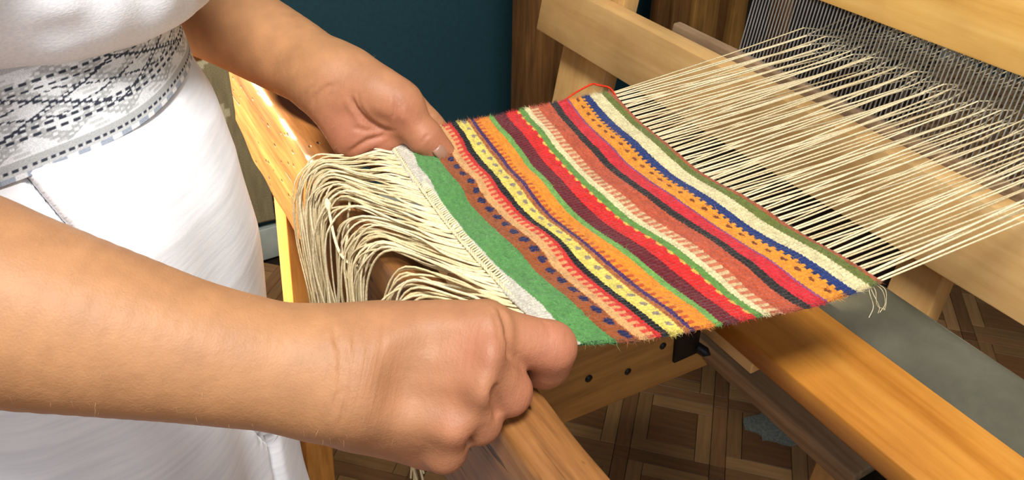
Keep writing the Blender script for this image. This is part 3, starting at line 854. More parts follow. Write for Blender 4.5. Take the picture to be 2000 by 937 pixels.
class Field:
    """signed distance grid in which a body is grown from tapered capsules"""
    def __init__(s, lo, hi, vox):
        s.lo = np.array(lo, float); s.v = vox
        s.n = np.ceil((np.array(hi) - s.lo) / vox).astype(int) + 1
        s.F = np.full(s.n, 0.05, np.float32)
    def sub(s, lo, hi):
        a = np.clip(np.floor((np.array(lo) - s.lo) / s.v).astype(int), 0, s.n); b = np.clip(np.ceil((np.array(hi) - s.lo) / s.v).astype(int) + 1, 0, s.n)
        if np.any(b <= a): return None
        ax = [s.lo[i] + s.v * np.arange(a[i], b[i]) for i in range(3)]
        return tuple(slice(a[i], b[i]) for i in range(3)), ax
    @staticmethod
    def dcap(ax, p, q, r0, r1, flat=None):
        p = np.array(p, float); q = np.array(q, float)
        x = ax[0][:, None, None] - p[0]; y = ax[1][None, :, None] - p[1]; z = ax[2][None, None, :] - p[2]
        d = q - p; L2 = max(d @ d, 1e-12)
        t = np.clip((x * d[0] + y * d[1] + z * d[2]) / L2, 0, 1)
        ex = x - t * d[0]; ey = y - t * d[1]; ez = z - t * d[2]
        r = r0 + (r1 - r0) * t
        if flat is not None:                        # flattened along a direction
            n, k = np.array(flat[0], float), flat[1]; n /= np.linalg.norm(n)
            w = ex * n[0] + ey * n[1] + ez * n[2]
            e2 = ex * ex + ey * ey + ez * ez + w * w * (1 / (k * k) - 1)
            return (np.sqrt(e2) - r) * (0.5 + 0.5 * k)
        return np.sqrt(ex * ex + ey * ey + ez * ez) - r
    def add(s, p, q, r0, r1=None, k=0.006, flat=None):
        r1 = r0 if r1 is None else r1
        R = max(r0, r1) + max(k, 0.004) * 1.5 + 3 * s.v
        lo = np.minimum(p, q) - R; hi = np.maximum(p, q) + R
        g = s.sub(lo, hi)
        if g is None: return
        sl, ax = g
        d = s.dcap(ax, p, q, r0, r1, flat).astype(np.float32)
        a = s.F[sl]
        h = np.clip(k - np.abs(a - d), 0, None) / k
        s.F[sl] = np.minimum(a, d) - h * h * k * 0.25
    def chain(s, pts, rad, k=0.006, flat=None):
        """one smooth limb through the points, blended once into what is already there"""
        n = (len(pts) - 1) * (5 if len(pts) > 2 else 1) + 1
        PR = spline(np.hstack([np.array(pts, float), np.array(rad, float)[:, None]]), n) if len(pts) > 2 else np.hstack([np.array(pts, float), np.array(rad, float)[:, None]])
        R = PR[:, 3].max() + max(k, 0.004) * 1.5 + 3 * s.v
        g = s.sub(PR[:, :3].min(0) - R, PR[:, :3].max(0) + R)
        if g is None: return
        sl, ax = g
        D = np.full([len(a) for a in ax], 0.05, np.float32)
        for i in range(len(PR) - 1):
            p, q, r0, r1 = PR[i, :3], PR[i + 1, :3], PR[i, 3], PR[i + 1, 3]
            lo = np.minimum(p, q) - R; hi = np.maximum(p, q) + R
            j = [(np.searchsorted(ax[c_], lo[c_]), np.searchsorted(ax[c_], hi[c_])) for c_ in range(3)]
            if any(b_ <= a_ for a_, b_ in j): continue
            ss = tuple(slice(a_, b_) for a_, b_ in j)
            D[ss] = np.minimum(D[ss], s.dcap([ax[c_][j[c_][0]:j[c_][1]] for c_ in range(3)], p, q, r0, r1, flat))
        a = s.F[sl]
        h = np.clip(k - np.abs(a - D), 0, None) / k
        s.F[sl] = np.minimum(a, D) - h * h * k * 0.25
    def cut(s, p, q, r0, r1=None, k=0.002):
        r1 = r0 if r1 is None else r1
        R = max(r0, r1) + k * 2 + 2 * s.v
        g = s.sub(np.minimum(p, q) - R, np.maximum(p, q) + R)
        if g is None: return
        sl, ax = g
        d = -s.dcap(ax, p, q, r0, r1).astype(np.float32)
        a = s.F[sl]
        h = np.clip(k - np.abs(a - d), 0, None) / k
        s.F[sl] = np.maximum(a, d) + h * h * k * 0.25
    def mesh(s):
        F = s.F; ins = F < 0
        n = np.array(F.shape)
        m = n - 1
        cnt = np.zeros(m, np.int8)
        for dx in (0, 1):
            for dy in (0, 1):
                for dz in (0, 1):
                    cnt += ins[dx:dx + m[0], dy:dy + m[1], dz:dz + m[2]]
        act = (cnt > 0) & (cnt < 8)
        I = np.argwhere(act)
        ids = -np.ones(m, np.int32); ids[act] = np.arange(len(I))
        P = np.zeros((len(I), 3)); W_ = np.zeros(len(I))
        for ax in range(3):
            o = [k for k in range(3) if k != ax]
            for a in (0, 1):
                for b in (0, 1):
                    c0 = I.copy(); c0[:, o[0]] += a; c0[:, o[1]] += b
                    c1 = c0.copy(); c1[:, ax] += 1
                    f0 = F[tuple(c0.T)]; f1 = F[tuple(c1.T)]
                    x = (f0 < 0) != (f1 < 0)
                    t = np.where(x, f0 / np.where(x, f0 - f1, 1), 0)
                    pt = c0.astype(float); pt[:, ax] += t
                    P[x] += pt[x]; W_[x] += 1
        V = s.lo + s.v * P / W_[:, None]
        Q = []
        for ax in range(3):
            o = [(ax + 1) % 3, (ax + 2) % 3]
            sl0 = [slice(None)] * 3; sl1 = [slice(None)] * 3
            sl0[ax] = slice(0, n[ax] - 1); sl1[ax] = slice(1, n[ax])
            e = ins[tuple(sl0)] != ins[tuple(sl1)]
            E = np.argwhere(e)
            E = E[(E[:, o[0]] > 0) & (E[:, o[1]] > 0) & (E[:, o[0]] < m[o[0]]) & (E[:, o[1]] < m[o[1]])]
            if len(E) == 0: continue
            inside0 = ins[tuple(E.T)]
            def cell(a, b):
                cc = E.copy(); cc[:, o[0]] -= a; cc[:, o[1]] -= b
                return ids[tuple(cc.T)]
            q = np.stack([cell(1, 1), cell(0, 1), cell(0, 0), cell(1, 0)], 1)
            q[~inside0] = q[~inside0][:, ::-1]
            Q.append(q)
        Q = np.concatenate(Q)
        Q = Q[(Q >= 0).all(1)]
        return V, Q

def relax(V, Q, it=3, lam=0.5):
    e = np.concatenate([Q[:, [0, 1]], Q[:, [1, 2]], Q[:, [2, 3]], Q[:, [3, 0]]])
    e = np.concatenate([e, e[:, ::-1]])
    deg = np.bincount(e[:, 0], minlength=len(V)).astype(float)[:, None]
    for _ in range(it):
        S_ = np.stack([np.bincount(e[:, 0], weights=V[e[:, 1], k], minlength=len(V)) for k in range(3)], 1)
        V = V + lam * (S_ / np.maximum(deg, 1) - V)
    return V

def vnormals(V, Q):
    fn = np.cross(V[Q[:, 2]] - V[Q[:, 0]], V[Q[:, 3]] - V[Q[:, 1]])
    N = np.zeros_like(V)
    for k in range(4):
        for c_ in range(3): N[:, c_] += np.bincount(Q[:, k], weights=fn[:, c_], minlength=len(V))
    return N / (np.linalg.norm(N, axis=1)[:, None] + 1e-12)

def crease(V, N, pts, depth, width, toward):
    """press a skin fold along a line of points, laid on the side of the skin that faces `toward`"""
    P = spline(pts, 60)
    face = (N @ np.array(toward)) > 0.15
    Vs = V[face]
    snapped = []
    tw = np.array(toward) / np.linalg.norm(toward)
    for p in P:
        d = Vs - p; d = d - np.outer(d @ tw, tw) * 0.97
        snapped.append(Vs[np.argmin((d * d).sum(1))])
    S_ = np.array(snapped)
    k = np.ones(5) / 5
    S_ = np.stack([np.convolve(np.pad(S_[:, c_], 2, mode='edge'), k, 'valid') for c_ in range(3)], 1)
    lo = S_.min(0) - width * 4; hi = S_.max(0) + width * 4
    m = np.where(((V > lo) & (V < hi)).all(1))[0]
    dd = np.full(len(m), 9.0); tt = np.zeros(len(m))
    for i, p in enumerate(S_):
        d2 = np.linalg.norm(V[m] - p, axis=1); b = d2 < dd; dd[b] = d2[b]; tt[b] = i / (len(S_) - 1)
    fade = np.clip(np.minimum(tt, 1 - tt) * 6, 0.15, 1)
    g = np.exp(-(dd / width) ** 2) - 0.35 * np.exp(-((dd - 2.2 * width) / (1.2 * width)) ** 2)
    V[m] -= N[m] * (g * depth * fade)[:, None]
    return V

A = np.array
VIEW = -np.array(CAM_FWD)
def V3(*p): return np.array(p, float)

# ---- right arm and fist
def right_arm():
    f = Field((-0.62, -0.22, 0.78), (-0.14, 0.30, 1.20), 0.0013)
    # upper arm, elbow, forearm
    f.chain([A((-0.470, -0.060, 1.190)), A((-0.4415, -0.1111, 0.9665))], [0.047, 0.041], 0.03)
    f.chain([A((-0.4415, -0.1111, 0.9665)), A((-0.3962, -0.0705, 0.9534)), A((-0.3777, -0.0484, 0.9447)), A((-0.3528, -0.0088, 0.9316)), A((-0.3358, 0.0204, 0.9215)), A((-0.3214, 0.0497, 0.9113)), A((-0.3122, 0.0712, 0.9043)), A((-0.3049, 0.0878, 0.8999))],
            [0.042, 0.0460, 0.0445, 0.0378, 0.0330, 0.0305, 0.0292, 0.0286], 0.005)
    # carpus
    f.chain([A((-0.3078, 0.0849, 0.8995)), A((-0.2992, 0.1042, 0.8977))], [0.0280, 0.0290], 0.02)
    # metacarpals
    f.chain([A((-0.3110, 0.1013, 0.9056)), A((-0.2988, 0.1283, 0.9117)), A((-0.2847, 0.1542, 0.9138))], [0.0185, 0.0175, 0.0155], 0.012)
    f.chain([A((-0.3047, 0.0987, 0.9035)), A((-0.2884, 0.1233, 0.9092)), A((-0.2722, 0.1455, 0.9129))], [0.0180, 0.0165, 0.0145], 0.012)
    f.chain([A((-0.3001, 0.0963, 0.8959)), A((-0.2826, 0.1176, 0.8987)), A((-0.2662, 0.1361, 0.9005))], [0.0180, 0.0160, 0.0135], 0.012)
    f.chain([A((-0.2975, 0.0946, 0.8859)), A((-0.2808, 0.1107, 0.8849)), A((-0.2656, 0.1244, 0.8840))], [0.0185, 0.0165, 0.0130], 0.012)
    # heel of the hand and palm mass
    f.chain([A((-0.3016, 0.0956, 0.8764)), A((-0.2801, 0.1193, 0.8643))], [0.0190, 0.0165], 0.014)
    f.chain([A((-0.3122, 0.1075, 0.8879)), A((-0.2896, 0.1434, 0.8900))], [0.0230, 0.0200], 0.014)
    # thumb, under the cloth
    f.chain([A((-0.3160, 0.1099, 0.9005)), A((-0.3152, 0.1443, 0.8938)), A((-0.3120, 0.1755, 0.8761)), A((-0.3015, 0.1963, 0.8661))], [0.0180, 0.0150, 0.0120, 0.0095], 0.010)
    # index finger
    f.chain([A((-0.2845, 0.1541, 0.9133)), A((-0.2790, 0.1673, 0.9085)), A((-0.2709, 0.1859, 0.9005))], [0.0150, 0.0134, 0.0130], 0.004)
    f.chain([A((-0.2709, 0.1859, 0.9005)), A((-0.2744, 0.1863, 0.8852)), A((-0.2885, 0.1866, 0.8700))], [0.0128, 0.0120, 0.0095], 0.004)
    # middle finger
    f.chain([A((-0.2731, 0.1471, 0.9115)), A((-0.2676, 0.1510, 0.9022)), A((-0.2651, 0.1573, 0.8891))], [0.0138, 0.0121, 0.0118], 0.0030)
    f.chain([A((-0.2651, 0.1573, 0.8891)), A((-0.2819, 0.1579, 0.8700))], [0.0116, 0.0100], 0.004)
    # ring finger
    f.chain([A((-0.2671, 0.1376, 0.8991)), A((-0.2632, 0.1378, 0.8909)), A((-0.2631, 0.1397, 0.8797))], [0.0130, 0.0114, 0.0110], 0.0030)
    f.chain([A((-0.2631, 0.1397, 0.8797)), A((-0.2801, 0.1406, 0.8632))], [0.0108, 0.0095], 0.004)
    # little finger
    f.chain([A((-0.2658, 0.1250, 0.8828)), A((-0.2635, 0.1224, 0.8766)), A((-0.2645, 0.1213, 0.8685))], [0.0124, 0.0110, 0.0106], 0.0030)
    f.chain([A((-0.2645, 0.1213, 0.8685)), A((-0.2813, 0.1232, 0.8529))], [0.0104, 0.0090], 0.004)
    # knuckle heads
    for p, r in (((-0.2654, 0.1419, 0.9207), 0.0080), ((-0.2592, 0.1341, 0.9086), 0.0076), ((-0.2585, 0.1237, 0.8910), 0.0068), ((-0.2812, 0.1532, 0.9221), 0.0075)):
        f.add(A(p), A(p) + 1e-4, r, r, 0.010)
    # tendons on the back of the hand and the bone at the wrist
    for p, q in (((-0.2668, 0.1432, 0.9190), (-0.2831, 0.1104, 0.9149)), ((-0.2611, 0.1346, 0.9067), (-0.2798, 0.1060, 0.9086)), ((-0.2605, 0.1242, 0.8895), (-0.2768, 0.1042, 0.8977)), ((-0.2770, 0.1509, 0.9237), (-0.2920, 0.1171, 0.9176))):
        f.add(A(p), A(q), 0.0046, 0.0030, 0.008)
    f.add(A((-0.2858, 0.0800, 0.8998)), A((-0.2847, 0.0825, 0.8982)), 0.0085, 0.0080, 0.016)
    # hollows between the tendons and clefts between the fingers
    for p, q, r in (((-0.2727, 0.1220, 0.9295), (-0.2643, 0.1343, 0.9319), 0.0075), ((-0.2700, 0.1076, 0.9220), (-0.2548, 0.1257, 0.9253), 0.0078), ((-0.2655, 0.1050, 0.9100), (-0.2527, 0.1191, 0.9093), 0.0075)):
        f.cut(A(p), A(q), r, r, 0.014)
    for p, q, r in (((-0.2633, 0.1547, 0.9179), (-0.2614, 0.1660, 0.9044), 0.0022), ((-0.2537, 0.1421, 0.9073), (-0.2544, 0.1454, 0.8903), 0.0020), ((-0.2549, 0.1276, 0.8869), (-0.2564, 0.1291, 0.8778), 0.0020)):
        f.cut(A(p), A(q), r, r, 0.004)
    V, Q = f.mesh()
    V = relax(V, Q, 2, 0.5)
    N = vnormals(V, Q)
    # skin folds round the wrist and on the knuckle side
    for pts, dp, wd in ((((-0.3091, 0.0868, 0.9312), (-0.2944, 0.0844, 0.9264), (-0.2846, 0.0805, 0.9174), (-0.2836, 0.0763, 0.9011)), 0.0009, 0.0013),
                        (((-0.3053, 0.0945, 0.9325), (-0.2900, 0.0898, 0.9244), (-0.2803, 0.0836, 0.9134)), 0.0004, 0.0012),
                        (((-0.3048, 0.0908, 0.9281), (-0.2905, 0.0866, 0.9223), (-0.2805, 0.0810, 0.9112), (-0.2796, 0.0764, 0.8948)), 0.0008, 0.0012),
                        (((-0.3004, 0.1063, 0.9359), (-0.2890, 0.1026, 0.9351), (-0.2807, 0.0982, 0.9281)), 0.0004, 0.0013),
                        (((-0.2791, 0.1598, 0.9313), (-0.2667, 0.1564, 0.9293), (-0.2608, 0.1552, 0.9185)), 0.0014, 0.0022),
                        (((-0.2805, 0.1568, 0.9308), (-0.2697, 0.1531, 0.9309), (-0.2659, 0.1527, 0.9245)), 0.0005, 0.0012),
                        (((-0.2715, 0.1813, 0.9183), (-0.2617, 0.1780, 0.9206), (-0.2587, 0.1781, 0.9158)), 0.0003, 0.0012)):
        V = crease(V, N, [A(p) for p in pts], dp, wd, VIEW)
    return V, Q

# ---- left arm and the hand gripping the far corner
def left_arm():
    f = Field((-0.99, -0.12, 0.83), (-0.40, 0.36, 1.22), 0.0014)
    f.chain([A((-0.775, -0.040, 1.200)), A((-0.8630, 0.0698, 0.9596))], [0.046, 0.040], 0.03)
    f.chain([A((-0.8630, 0.0698, 0.9596)), A((-0.7902, 0.1009, 0.9461)), A((-0.7071, 0.1353, 0.9405)), A((-0.6392, 0.1629, 0.9316)), A((-0.5997, 0.1753, 0.9285)), A((-0.5772, 0.1839, 0.9259))],
            [0.040, 0.0420, 0.0385, 0.0335, 0.0292, 0.0275], 0.005)
    # carpus and palm
    f.chain([A((-0.5814, 0.1812, 0.9257)), A((-0.5677, 0.1900, 0.9162))], [0.0268, 0.0265], 0.02)
    f.chain([A((-0.5651, 0.1817, 0.9126)), A((-0.5547, 0.1830, 0.8992)), A((-0.5503, 0.1859, 0.8885))], [0.0205, 0.0200, 0.0180], 0.012)
    f.chain([A((-0.5728, 0.1936, 0.9110)), A((-0.5576, 0.2054, 0.8891))], [0.0210, 0.0185], 0.012)
    f.chain([A((-0.5758, 0.1995, 0.9173)), A((-0.5571, 0.2321, 0.9011))], [0.0190, 0.0150], 0.012)
    # ball of the thumb and thumb
    f.chain([A((-0.5663, 0.1926, 0.9293)), A((-0.5449, 0.2026, 0.9256)), A((-0.5302, 0.2140, 0.9190))], [0.0215, 0.0225, 0.0180], 0.012)
    f.chain([A((-0.5306, 0.2142, 0.9200)), A((-0.5196, 0.2205, 0.9082)), A((-0.5113, 0.2265, 0.8983))], [0.0180, 0.0142, 0.0130], 0.008)
    f.chain([A((-0.5113, 0.2265, 0.8983)), A((-0.5073, 0.2328, 0.8893)), A((-0.5048, 0.2384, 0.8842))], [0.0130, 0.0124, 0.0098], 0.005)
    # index finger, seen beyond the thumb, then under the cloth
    f.chain([A((-0.5578, 0.2325, 0.9026)), A((-0.5450, 0.2471, 0.8873)), A((-0.5455, 0.2605, 0.8627)), A((-0.5446, 0.2634, 0.8428))], [0.0138, 0.0115, 0.0100, 0.0085], 0.005)
    # the other fingers curl under the cloth
    f.chain([A((-0.5583, 0.2175, 0.8890)), A((-0.5560, 0.2390, 0.8633)), A((-0.5498, 0.2479, 0.8405)), A((-0.5388, 0.2406, 0.8327))], [0.0150, 0.0120, 0.0105, 0.0088], 0.006)
    f.chain([A((-0.5570, 0.2062, 0.8846)), A((-0.5567, 0.2255, 0.8599)), A((-0.5502, 0.2322, 0.8389)), A((-0.5380, 0.2246, 0.8330))], [0.0150, 0.0120, 0.0105, 0.0088], 0.006)
    f.chain([A((-0.5540, 0.1920, 0.8833)), A((-0.5548, 0.2071, 0.8649)), A((-0.5501, 0.2143, 0.8471)), A((-0.5403, 0.2091, 0.8432))], [0.0158, 0.0125, 0.0100, 0.0080], 0.006)
    f.chain([A((-0.5506, 0.1875, 0.8861)), A((-0.5423, 0.1966, 0.8814))], [0.0150, 0.0125], 0.010)
    # hollow of the palm below the thumb
    f.add(A((-0.5434, 0.1876, 0.8958)), A((-0.5335, 0.2029, 0.8903)), 0.0170, 0.0130, 0.012)
    f.cut(A((-0.5164, 0.1904, 0.9146)), A((-0.5062, 0.2023, 0.9095)), 0.0055, 0.0050, 0.010)
    V, Q = f.mesh()
    V = relax(V, Q, 2, 0.5)
    N = vnormals(V, Q)
    for pts, dp, wd in ((((-0.5494, 0.1873, 0.9267), (-0.5444, 0.1876, 0.9189), (-0.5371, 0.1916, 0.9109), (-0.5290, 0.1990, 0.9049), (-0.5229, 0.2075, 0.9030)), 0.0022, 0.0022),
                        (((-0.5477, 0.1920, 0.9285), (-0.5430, 0.1912, 0.9200), (-0.5366, 0.1939, 0.9123)), 0.0008, 0.0014),
                        (((-0.5333, 0.1737, 0.8875), (-0.5315, 0.1832, 0.8938), (-0.5281, 0.1941, 0.8987), (-0.5237, 0.2035, 0.9006)), 0.0016, 0.0018),
                        (((-0.5284, 0.1763, 0.8821), (-0.5264, 0.1849, 0.8870), (-0.5233, 0.1946, 0.8913)), 0.0010, 0.0016),
                        (((-0.5397, 0.1807, 0.9046), (-0.5332, 0.1903, 0.9034), (-0.5268, 0.2000, 0.9022)), 0.0008, 0.0018),
                        (((-0.5619, 0.1586, 0.9194), (-0.5623, 0.1649, 0.9260), (-0.5608, 0.1724, 0.9308), (-0.5584, 0.1794, 0.9337)), 0.0009, 0.0016),
                        (((-0.5672, 0.1527, 0.9224), (-0.5674, 0.1589, 0.9286), (-0.5662, 0.1652, 0.9328)), 0.0006, 0.0014),
                        (((-0.5249, 0.2115, 0.9315), (-0.5207, 0.2092, 0.9225), (-0.5181, 0.2052, 0.9144)), 0.0010, 0.0016),
                        (((-0.5222, 0.2144, 0.9299), (-0.5183, 0.2123, 0.9216), (-0.5148, 0.2077, 0.9115)), 0.0006, 0.0013),
                        (((-0.5010, 0.2184, 0.8993), (-0.5013, 0.2220, 0.9034), (-0.5010, 0.2253, 0.9061)), 0.0006, 0.0012),
                        (((-0.5415, 0.2402, 0.9007), (-0.5400, 0.2435, 0.9014), (-0.5377, 0.2459, 0.9000)), 0.0006, 0.0012)):
        V = crease(V, N, [A(p) for p in pts], dp, wd, VIEW)
    return V, Q

# ---- trunk under the clothes
def trunk():
    f = Field((-0.95, -0.26, 0.55), (-0.36, 0.18, 1.62), 0.008)
    f.chain([A((-0.593, -0.045, 0.62)), A((-0.593, -0.045, 0.80)), A((-0.593, -0.045, 0.97)), A((-0.593, -0.05, 1.12)), A((-0.593, -0.05, 1.26))], [0.12, 0.12, 0.10, 0.115, 0.11], 0.05, ((0, 1, 0), 0.78))
    f.chain([A((-0.775, -0.045, 1.315)), A((-0.593, -0.05, 1.345)), A((-0.420, -0.045, 1.315))], [0.05, 0.07, 0.05], 0.04)
    f.chain([A((-0.775, -0.045, 1.315)), A((-0.780, -0.040, 1.17))], [0.05, 0.044], 0.03)
    f.chain([A((-0.420, -0.045, 1.315)), A((-0.470, -0.060, 1.17))], [0.05, 0.044], 0.03)
    f.chain([A((-0.593, -0.05, 1.34)), A((-0.593, -0.03, 1.50))], [0.055, 0.052], 0.03)
    V, Q = f.mesh()
    return relax(V, Q, 3, 0.5), Q

def build_body():
    parts = [right_arm(), left_arm(), trunk()]
    base = srgb(172, 124, 84); red = srgb(170, 104, 80)
    Cs = []
    redR = [((-0.2668, 0.1448, 0.9183), .014), ((-0.2622, 0.1379, 0.9042), .012), ((-0.2587, 0.1262, 0.8874), .012), ((-0.2613, 0.1868, 0.9071), .03), ((-0.2621, 0.1639, 0.8864), .024), ((-0.2624, 0.1465, 0.8702), .02), ((-0.2687, 0.1237, 0.8585), .02)]
    redL = [((-0.5381, 0.1798, 0.9012), .035), ((-0.5024, 0.2305, 0.8919), .03), ((-0.5272, 0.1914, 0.8946), .03), ((-0.5171, 0.2090, 0.9165), .02)]
    for (V, Q), rd in zip(parts, (redR, redL, [])):
        m = np.zeros(len(V))
        for p, r in rd: m = np.maximum(m, np.exp(-(np.linalg.norm(V - np.array(p), axis=1) / r) ** 2))
        hand = np.maximum(np.exp(-(np.linalg.norm(V - np.array((-0.2766, 0.1313, 0.8999)), axis=1) / .058) ** 4), np.exp(-(np.linalg.norm(V - np.array((-0.5371, 0.2064, 0.9037)), axis=1) / .055) ** 4))[:, None]
        tone = base * (1 - .6 * hand) + srgb(158, 106, 76) * .6 * hand
        wr = np.exp(-(np.linalg.norm(V - np.array((-0.2952, 0.0890, 0.9108)), axis=1) / .028) ** 2) + .8 * np.exp(-(np.linalg.norm(V - np.array((-0.5723, 0.1677, 0.9237)), axis=1) / .022) ** 2) + .5 * m
        Cs.append(np.hstack([tone * (1 - .75 * m[:, None]) + red * .75 * m[:, None], np.clip(wr, 0, 1)[:, None]]))
    off = 0; VV = []; QQ = []
    for V, Q in parts:
        VV.append(V); QQ.append(Q + off); off += len(V)
    me = mesh_from('body', np.vstack(VV), np.vstack(QQ), True)
    set_color(me, 'col', np.vstack(Cs))
    o = link('body', me, M['skin'], person)
    o['label'] = 'bare forearms and hands gripping the rug'
    return o, parts
body, BODY_PARTS = build_body()

# thumb nail of the left hand
def thumb_nail():
    VL, QL = BODY_PARTS[1]; NL = vnormals(VL, QL)
    q = A((-0.4983, 0.2349, 0.8896)); d = VL - q; tw = VIEW / np.linalg.norm(VIEW)
    d2 = d - np.outer(d @ tw, tw); sc = (d2 * d2).sum(1) + np.where((NL @ tw > 0.2) & (np.abs(d @ tw) < .03), 0, 9)
    near = np.argsort(sc)[:12]
    c0 = VL[near].mean(0); n = NL[near].mean(0) + A(CAM_RIGHT) * .30 + A(CAM_UP) * .25; n /= np.linalg.norm(n)
    a = A((-0.4971, 0.2406, 0.8825)) - A((-0.5038, 0.2325, 0.8920)); a -= n * (a @ n); a /= np.linalg.norm(a)
    c0 = c0 - n * 0.0004
    b = np.cross(a, n)
    V = []; nu, nv = 9, 9
    for i in range(nu):
        for j in range(nv):
            s, t = i / (nu - 1) * 2 - 1, j / (nv - 1) * 2 - 1
            k = 1 - 0.10 * t * t if s > 0 else 1
            V.append(c0 + a * (s * 0.0062 * k) + b * (t * 0.0056 * (1 - 0.16 * s * s * s * s)) + n * (0.0016 - 0.0026 * t * t - 0.0010 * s * s))
    F = [(i * nv + j, (i + 1) * nv + j, (i + 1) * nv + j + 1, i * nv + j + 1) for i in range(nu - 1) for j in range(nv - 1)]
    o = link('fingernail', mesh_from('fingernail', V, F, True), M['nail'], body)
    s = o.modifiers.new('t', 'SOLIDIFY'); s.thickness = .0006
    o['label'] = 'thumb nail'
thumb_nail()

# fine hair on the forearms
def arm_hair():
    r = np.random.default_rng(31); out = []
    for (V, Q), lo, hi, n in ((BODY_PARTS[0], -0.5, 0.10, 1100), (BODY_PARTS[1], -0.05, 0.215, 1100)):
        N = vnormals(V, Q)
        ok = np.where((V[:, 1] > lo) & (V[:, 1] < hi) & (V[:, 2] < 1.05))[0]
        s = r.choice(ok, n)
        d = N[s] * .45 + r.normal(0, .25, (n, 3)) + np.array([.1, .35, -.35]); d /= np.linalg.norm(d, axis=1)[:, None]
        L = r.uniform(.0015, .0042, n)[:, None]
        sd = np.cross(d, N[s]); sd /= np.linalg.norm(sd, axis=1)[:, None] + 1e-9
        out.append(np.stack([V[s] - sd * .000045, V[s] + sd * .000045, V[s] + d * L], 1).reshape(-1, 3))
    Vh = np.vstack(out); F = np.arange(len(Vh)).reshape(-1, 3)
    o = link('arm_hair', mesh_from('arm_hair', Vh, F), M['hair'], body); o['kind'] = 'stuff'
arm_hair()

# ---- clothes
CX, CY = -0.593, -0.041
def ring_pt(a, rx, ry): return CX + rx * math.cos(a), CY + ry * math.sin(a)

def skirt():
    zs = np.concatenate([np.linspace(1.019, .70, 130), np.linspace(.697, 0.12, 60)]); n = 520
    rz = [1.019, .992, .965, .938, .901, .838, .766, .657, .476, .12]
    rx = [.114, .118, .128, .141, .154, .167, .174, .181, .194, .214]
    ry = [.107, .110, .119, .129, .136, .139, .138, .141, .152, .172]
    V = []
    for z in zs:
        ax_ = np.interp(-z, [-q for q in rz], rx); ay_ = np.interp(-z, [-q for q in rz], ry)
        dn = (1.019 - z)
        for k in range(n):
            a = 2 * math.pi * k / n
            fold = dn * (0.010 * math.sin(5 * a + 1.1) + 0.007 * math.sin(9 * a + 2.0 + 2 * z) + 0.004 * math.sin(17 * a + 5 * z))
            fold += 0.0016 * math.sin(38 * z + 6 * a) * min(1, dn * 6)
            # overlap of the wrapped skirt, a soft step down the right hip
            edge = min(0.10 + 3.1 * (0.963 - z), 1.0)
            dd = (a + math.pi) % (2 * math.pi) - math.pi - edge
            on = min(1, max(0, (0.975 - z) * 80))
            fold += 0.004 / (1 + math.exp(-max(-4, min(4, dd)) * 160)) * (1 if dd < 1.2 else max(0, 1 - (dd - 1.2))) * on
            fold -= 0.012 * math.exp(-(dd * 0.15 / 0.0023) ** 2) * on
            x, y = ring_pt(a, ax_ + fold, (ay_ + fold) * (1 - .10 * max(0, -math.cos(a))))
            V.append((x, y, z))
    F = [(i * n + k, (i + 1) * n + k, (i + 1) * n + (k + 1) % n, i * n + (k + 1) % n) for i in range(len(zs) - 1) for k in range(n)]
    o = link('skirt', mesh_from('skirt', V, np.array(F)[:, ::-1], True), M['skirt'], person)
    s = o.modifiers.new('t', 'SOLIDIFY'); s.thickness = .0015
    o['label'] = 'white wrapped skirt of ribbed cloth'
skirt()

def sash_pattern(u, v):
    """u along the band in thread pairs, v 0 (lower edge) .. 1 (upper edge); returns colour"""
    C = np.ones(u.shape + (3,)) * srgb(226, 228, 230)
    white = srgb(244, 246, 248); grey = srgb(190, 192, 192); dark = srgb(66, 70, 82); blue = srgb(172, 182, 196); lg = srgb(212, 214, 214)
    C[:] = white
    row = np.floor(v * 46)
    # ground: broken grey dashes
    dash = ((np.floor(u * .5 + row * .37) % 5) < 2) & (row % 2 == 0)
    C[dash] = lg
    # diamonds
    def dia(period, h0, off, col, wd):
        ph = np.abs(((u + off) / period) % 1.0 - .5) * 2
        m = (np.abs(np.abs(v - .5) / h0 - ph) < wd) & ((np.floor(u * .9 + row * 1.5) % 3) < 2)
        C[m] = col
    dia(34, .30, 0, grey, .16); dia(34, .30, 17, grey, .14)
    dia(34, .20, 0, dark, .09); dia(34, .12, 17, dark, .08)
    # dark dashed lines framing the diamonds
    for vv in (.30, .36, .66, .72):
        C[(np.abs(v - vv) < .012) & ((u % 3.2) < 2.0)] = dark
    # borders
    for e in (v, 1 - v):
        C[(e < .045)] = white; C[(e < .045) & ((u % 6) < 3.4)] = blue
        C[(e >= .045) & (e < .075)] = lg
        C[(e >= .075) & (e < .098)] = dark; C[(e >= .075) & (e < .098) & ((u % 2.2) < .8)] = lg
        C[(e >= .098) & (e < .155)] = grey * 1.05
    return C
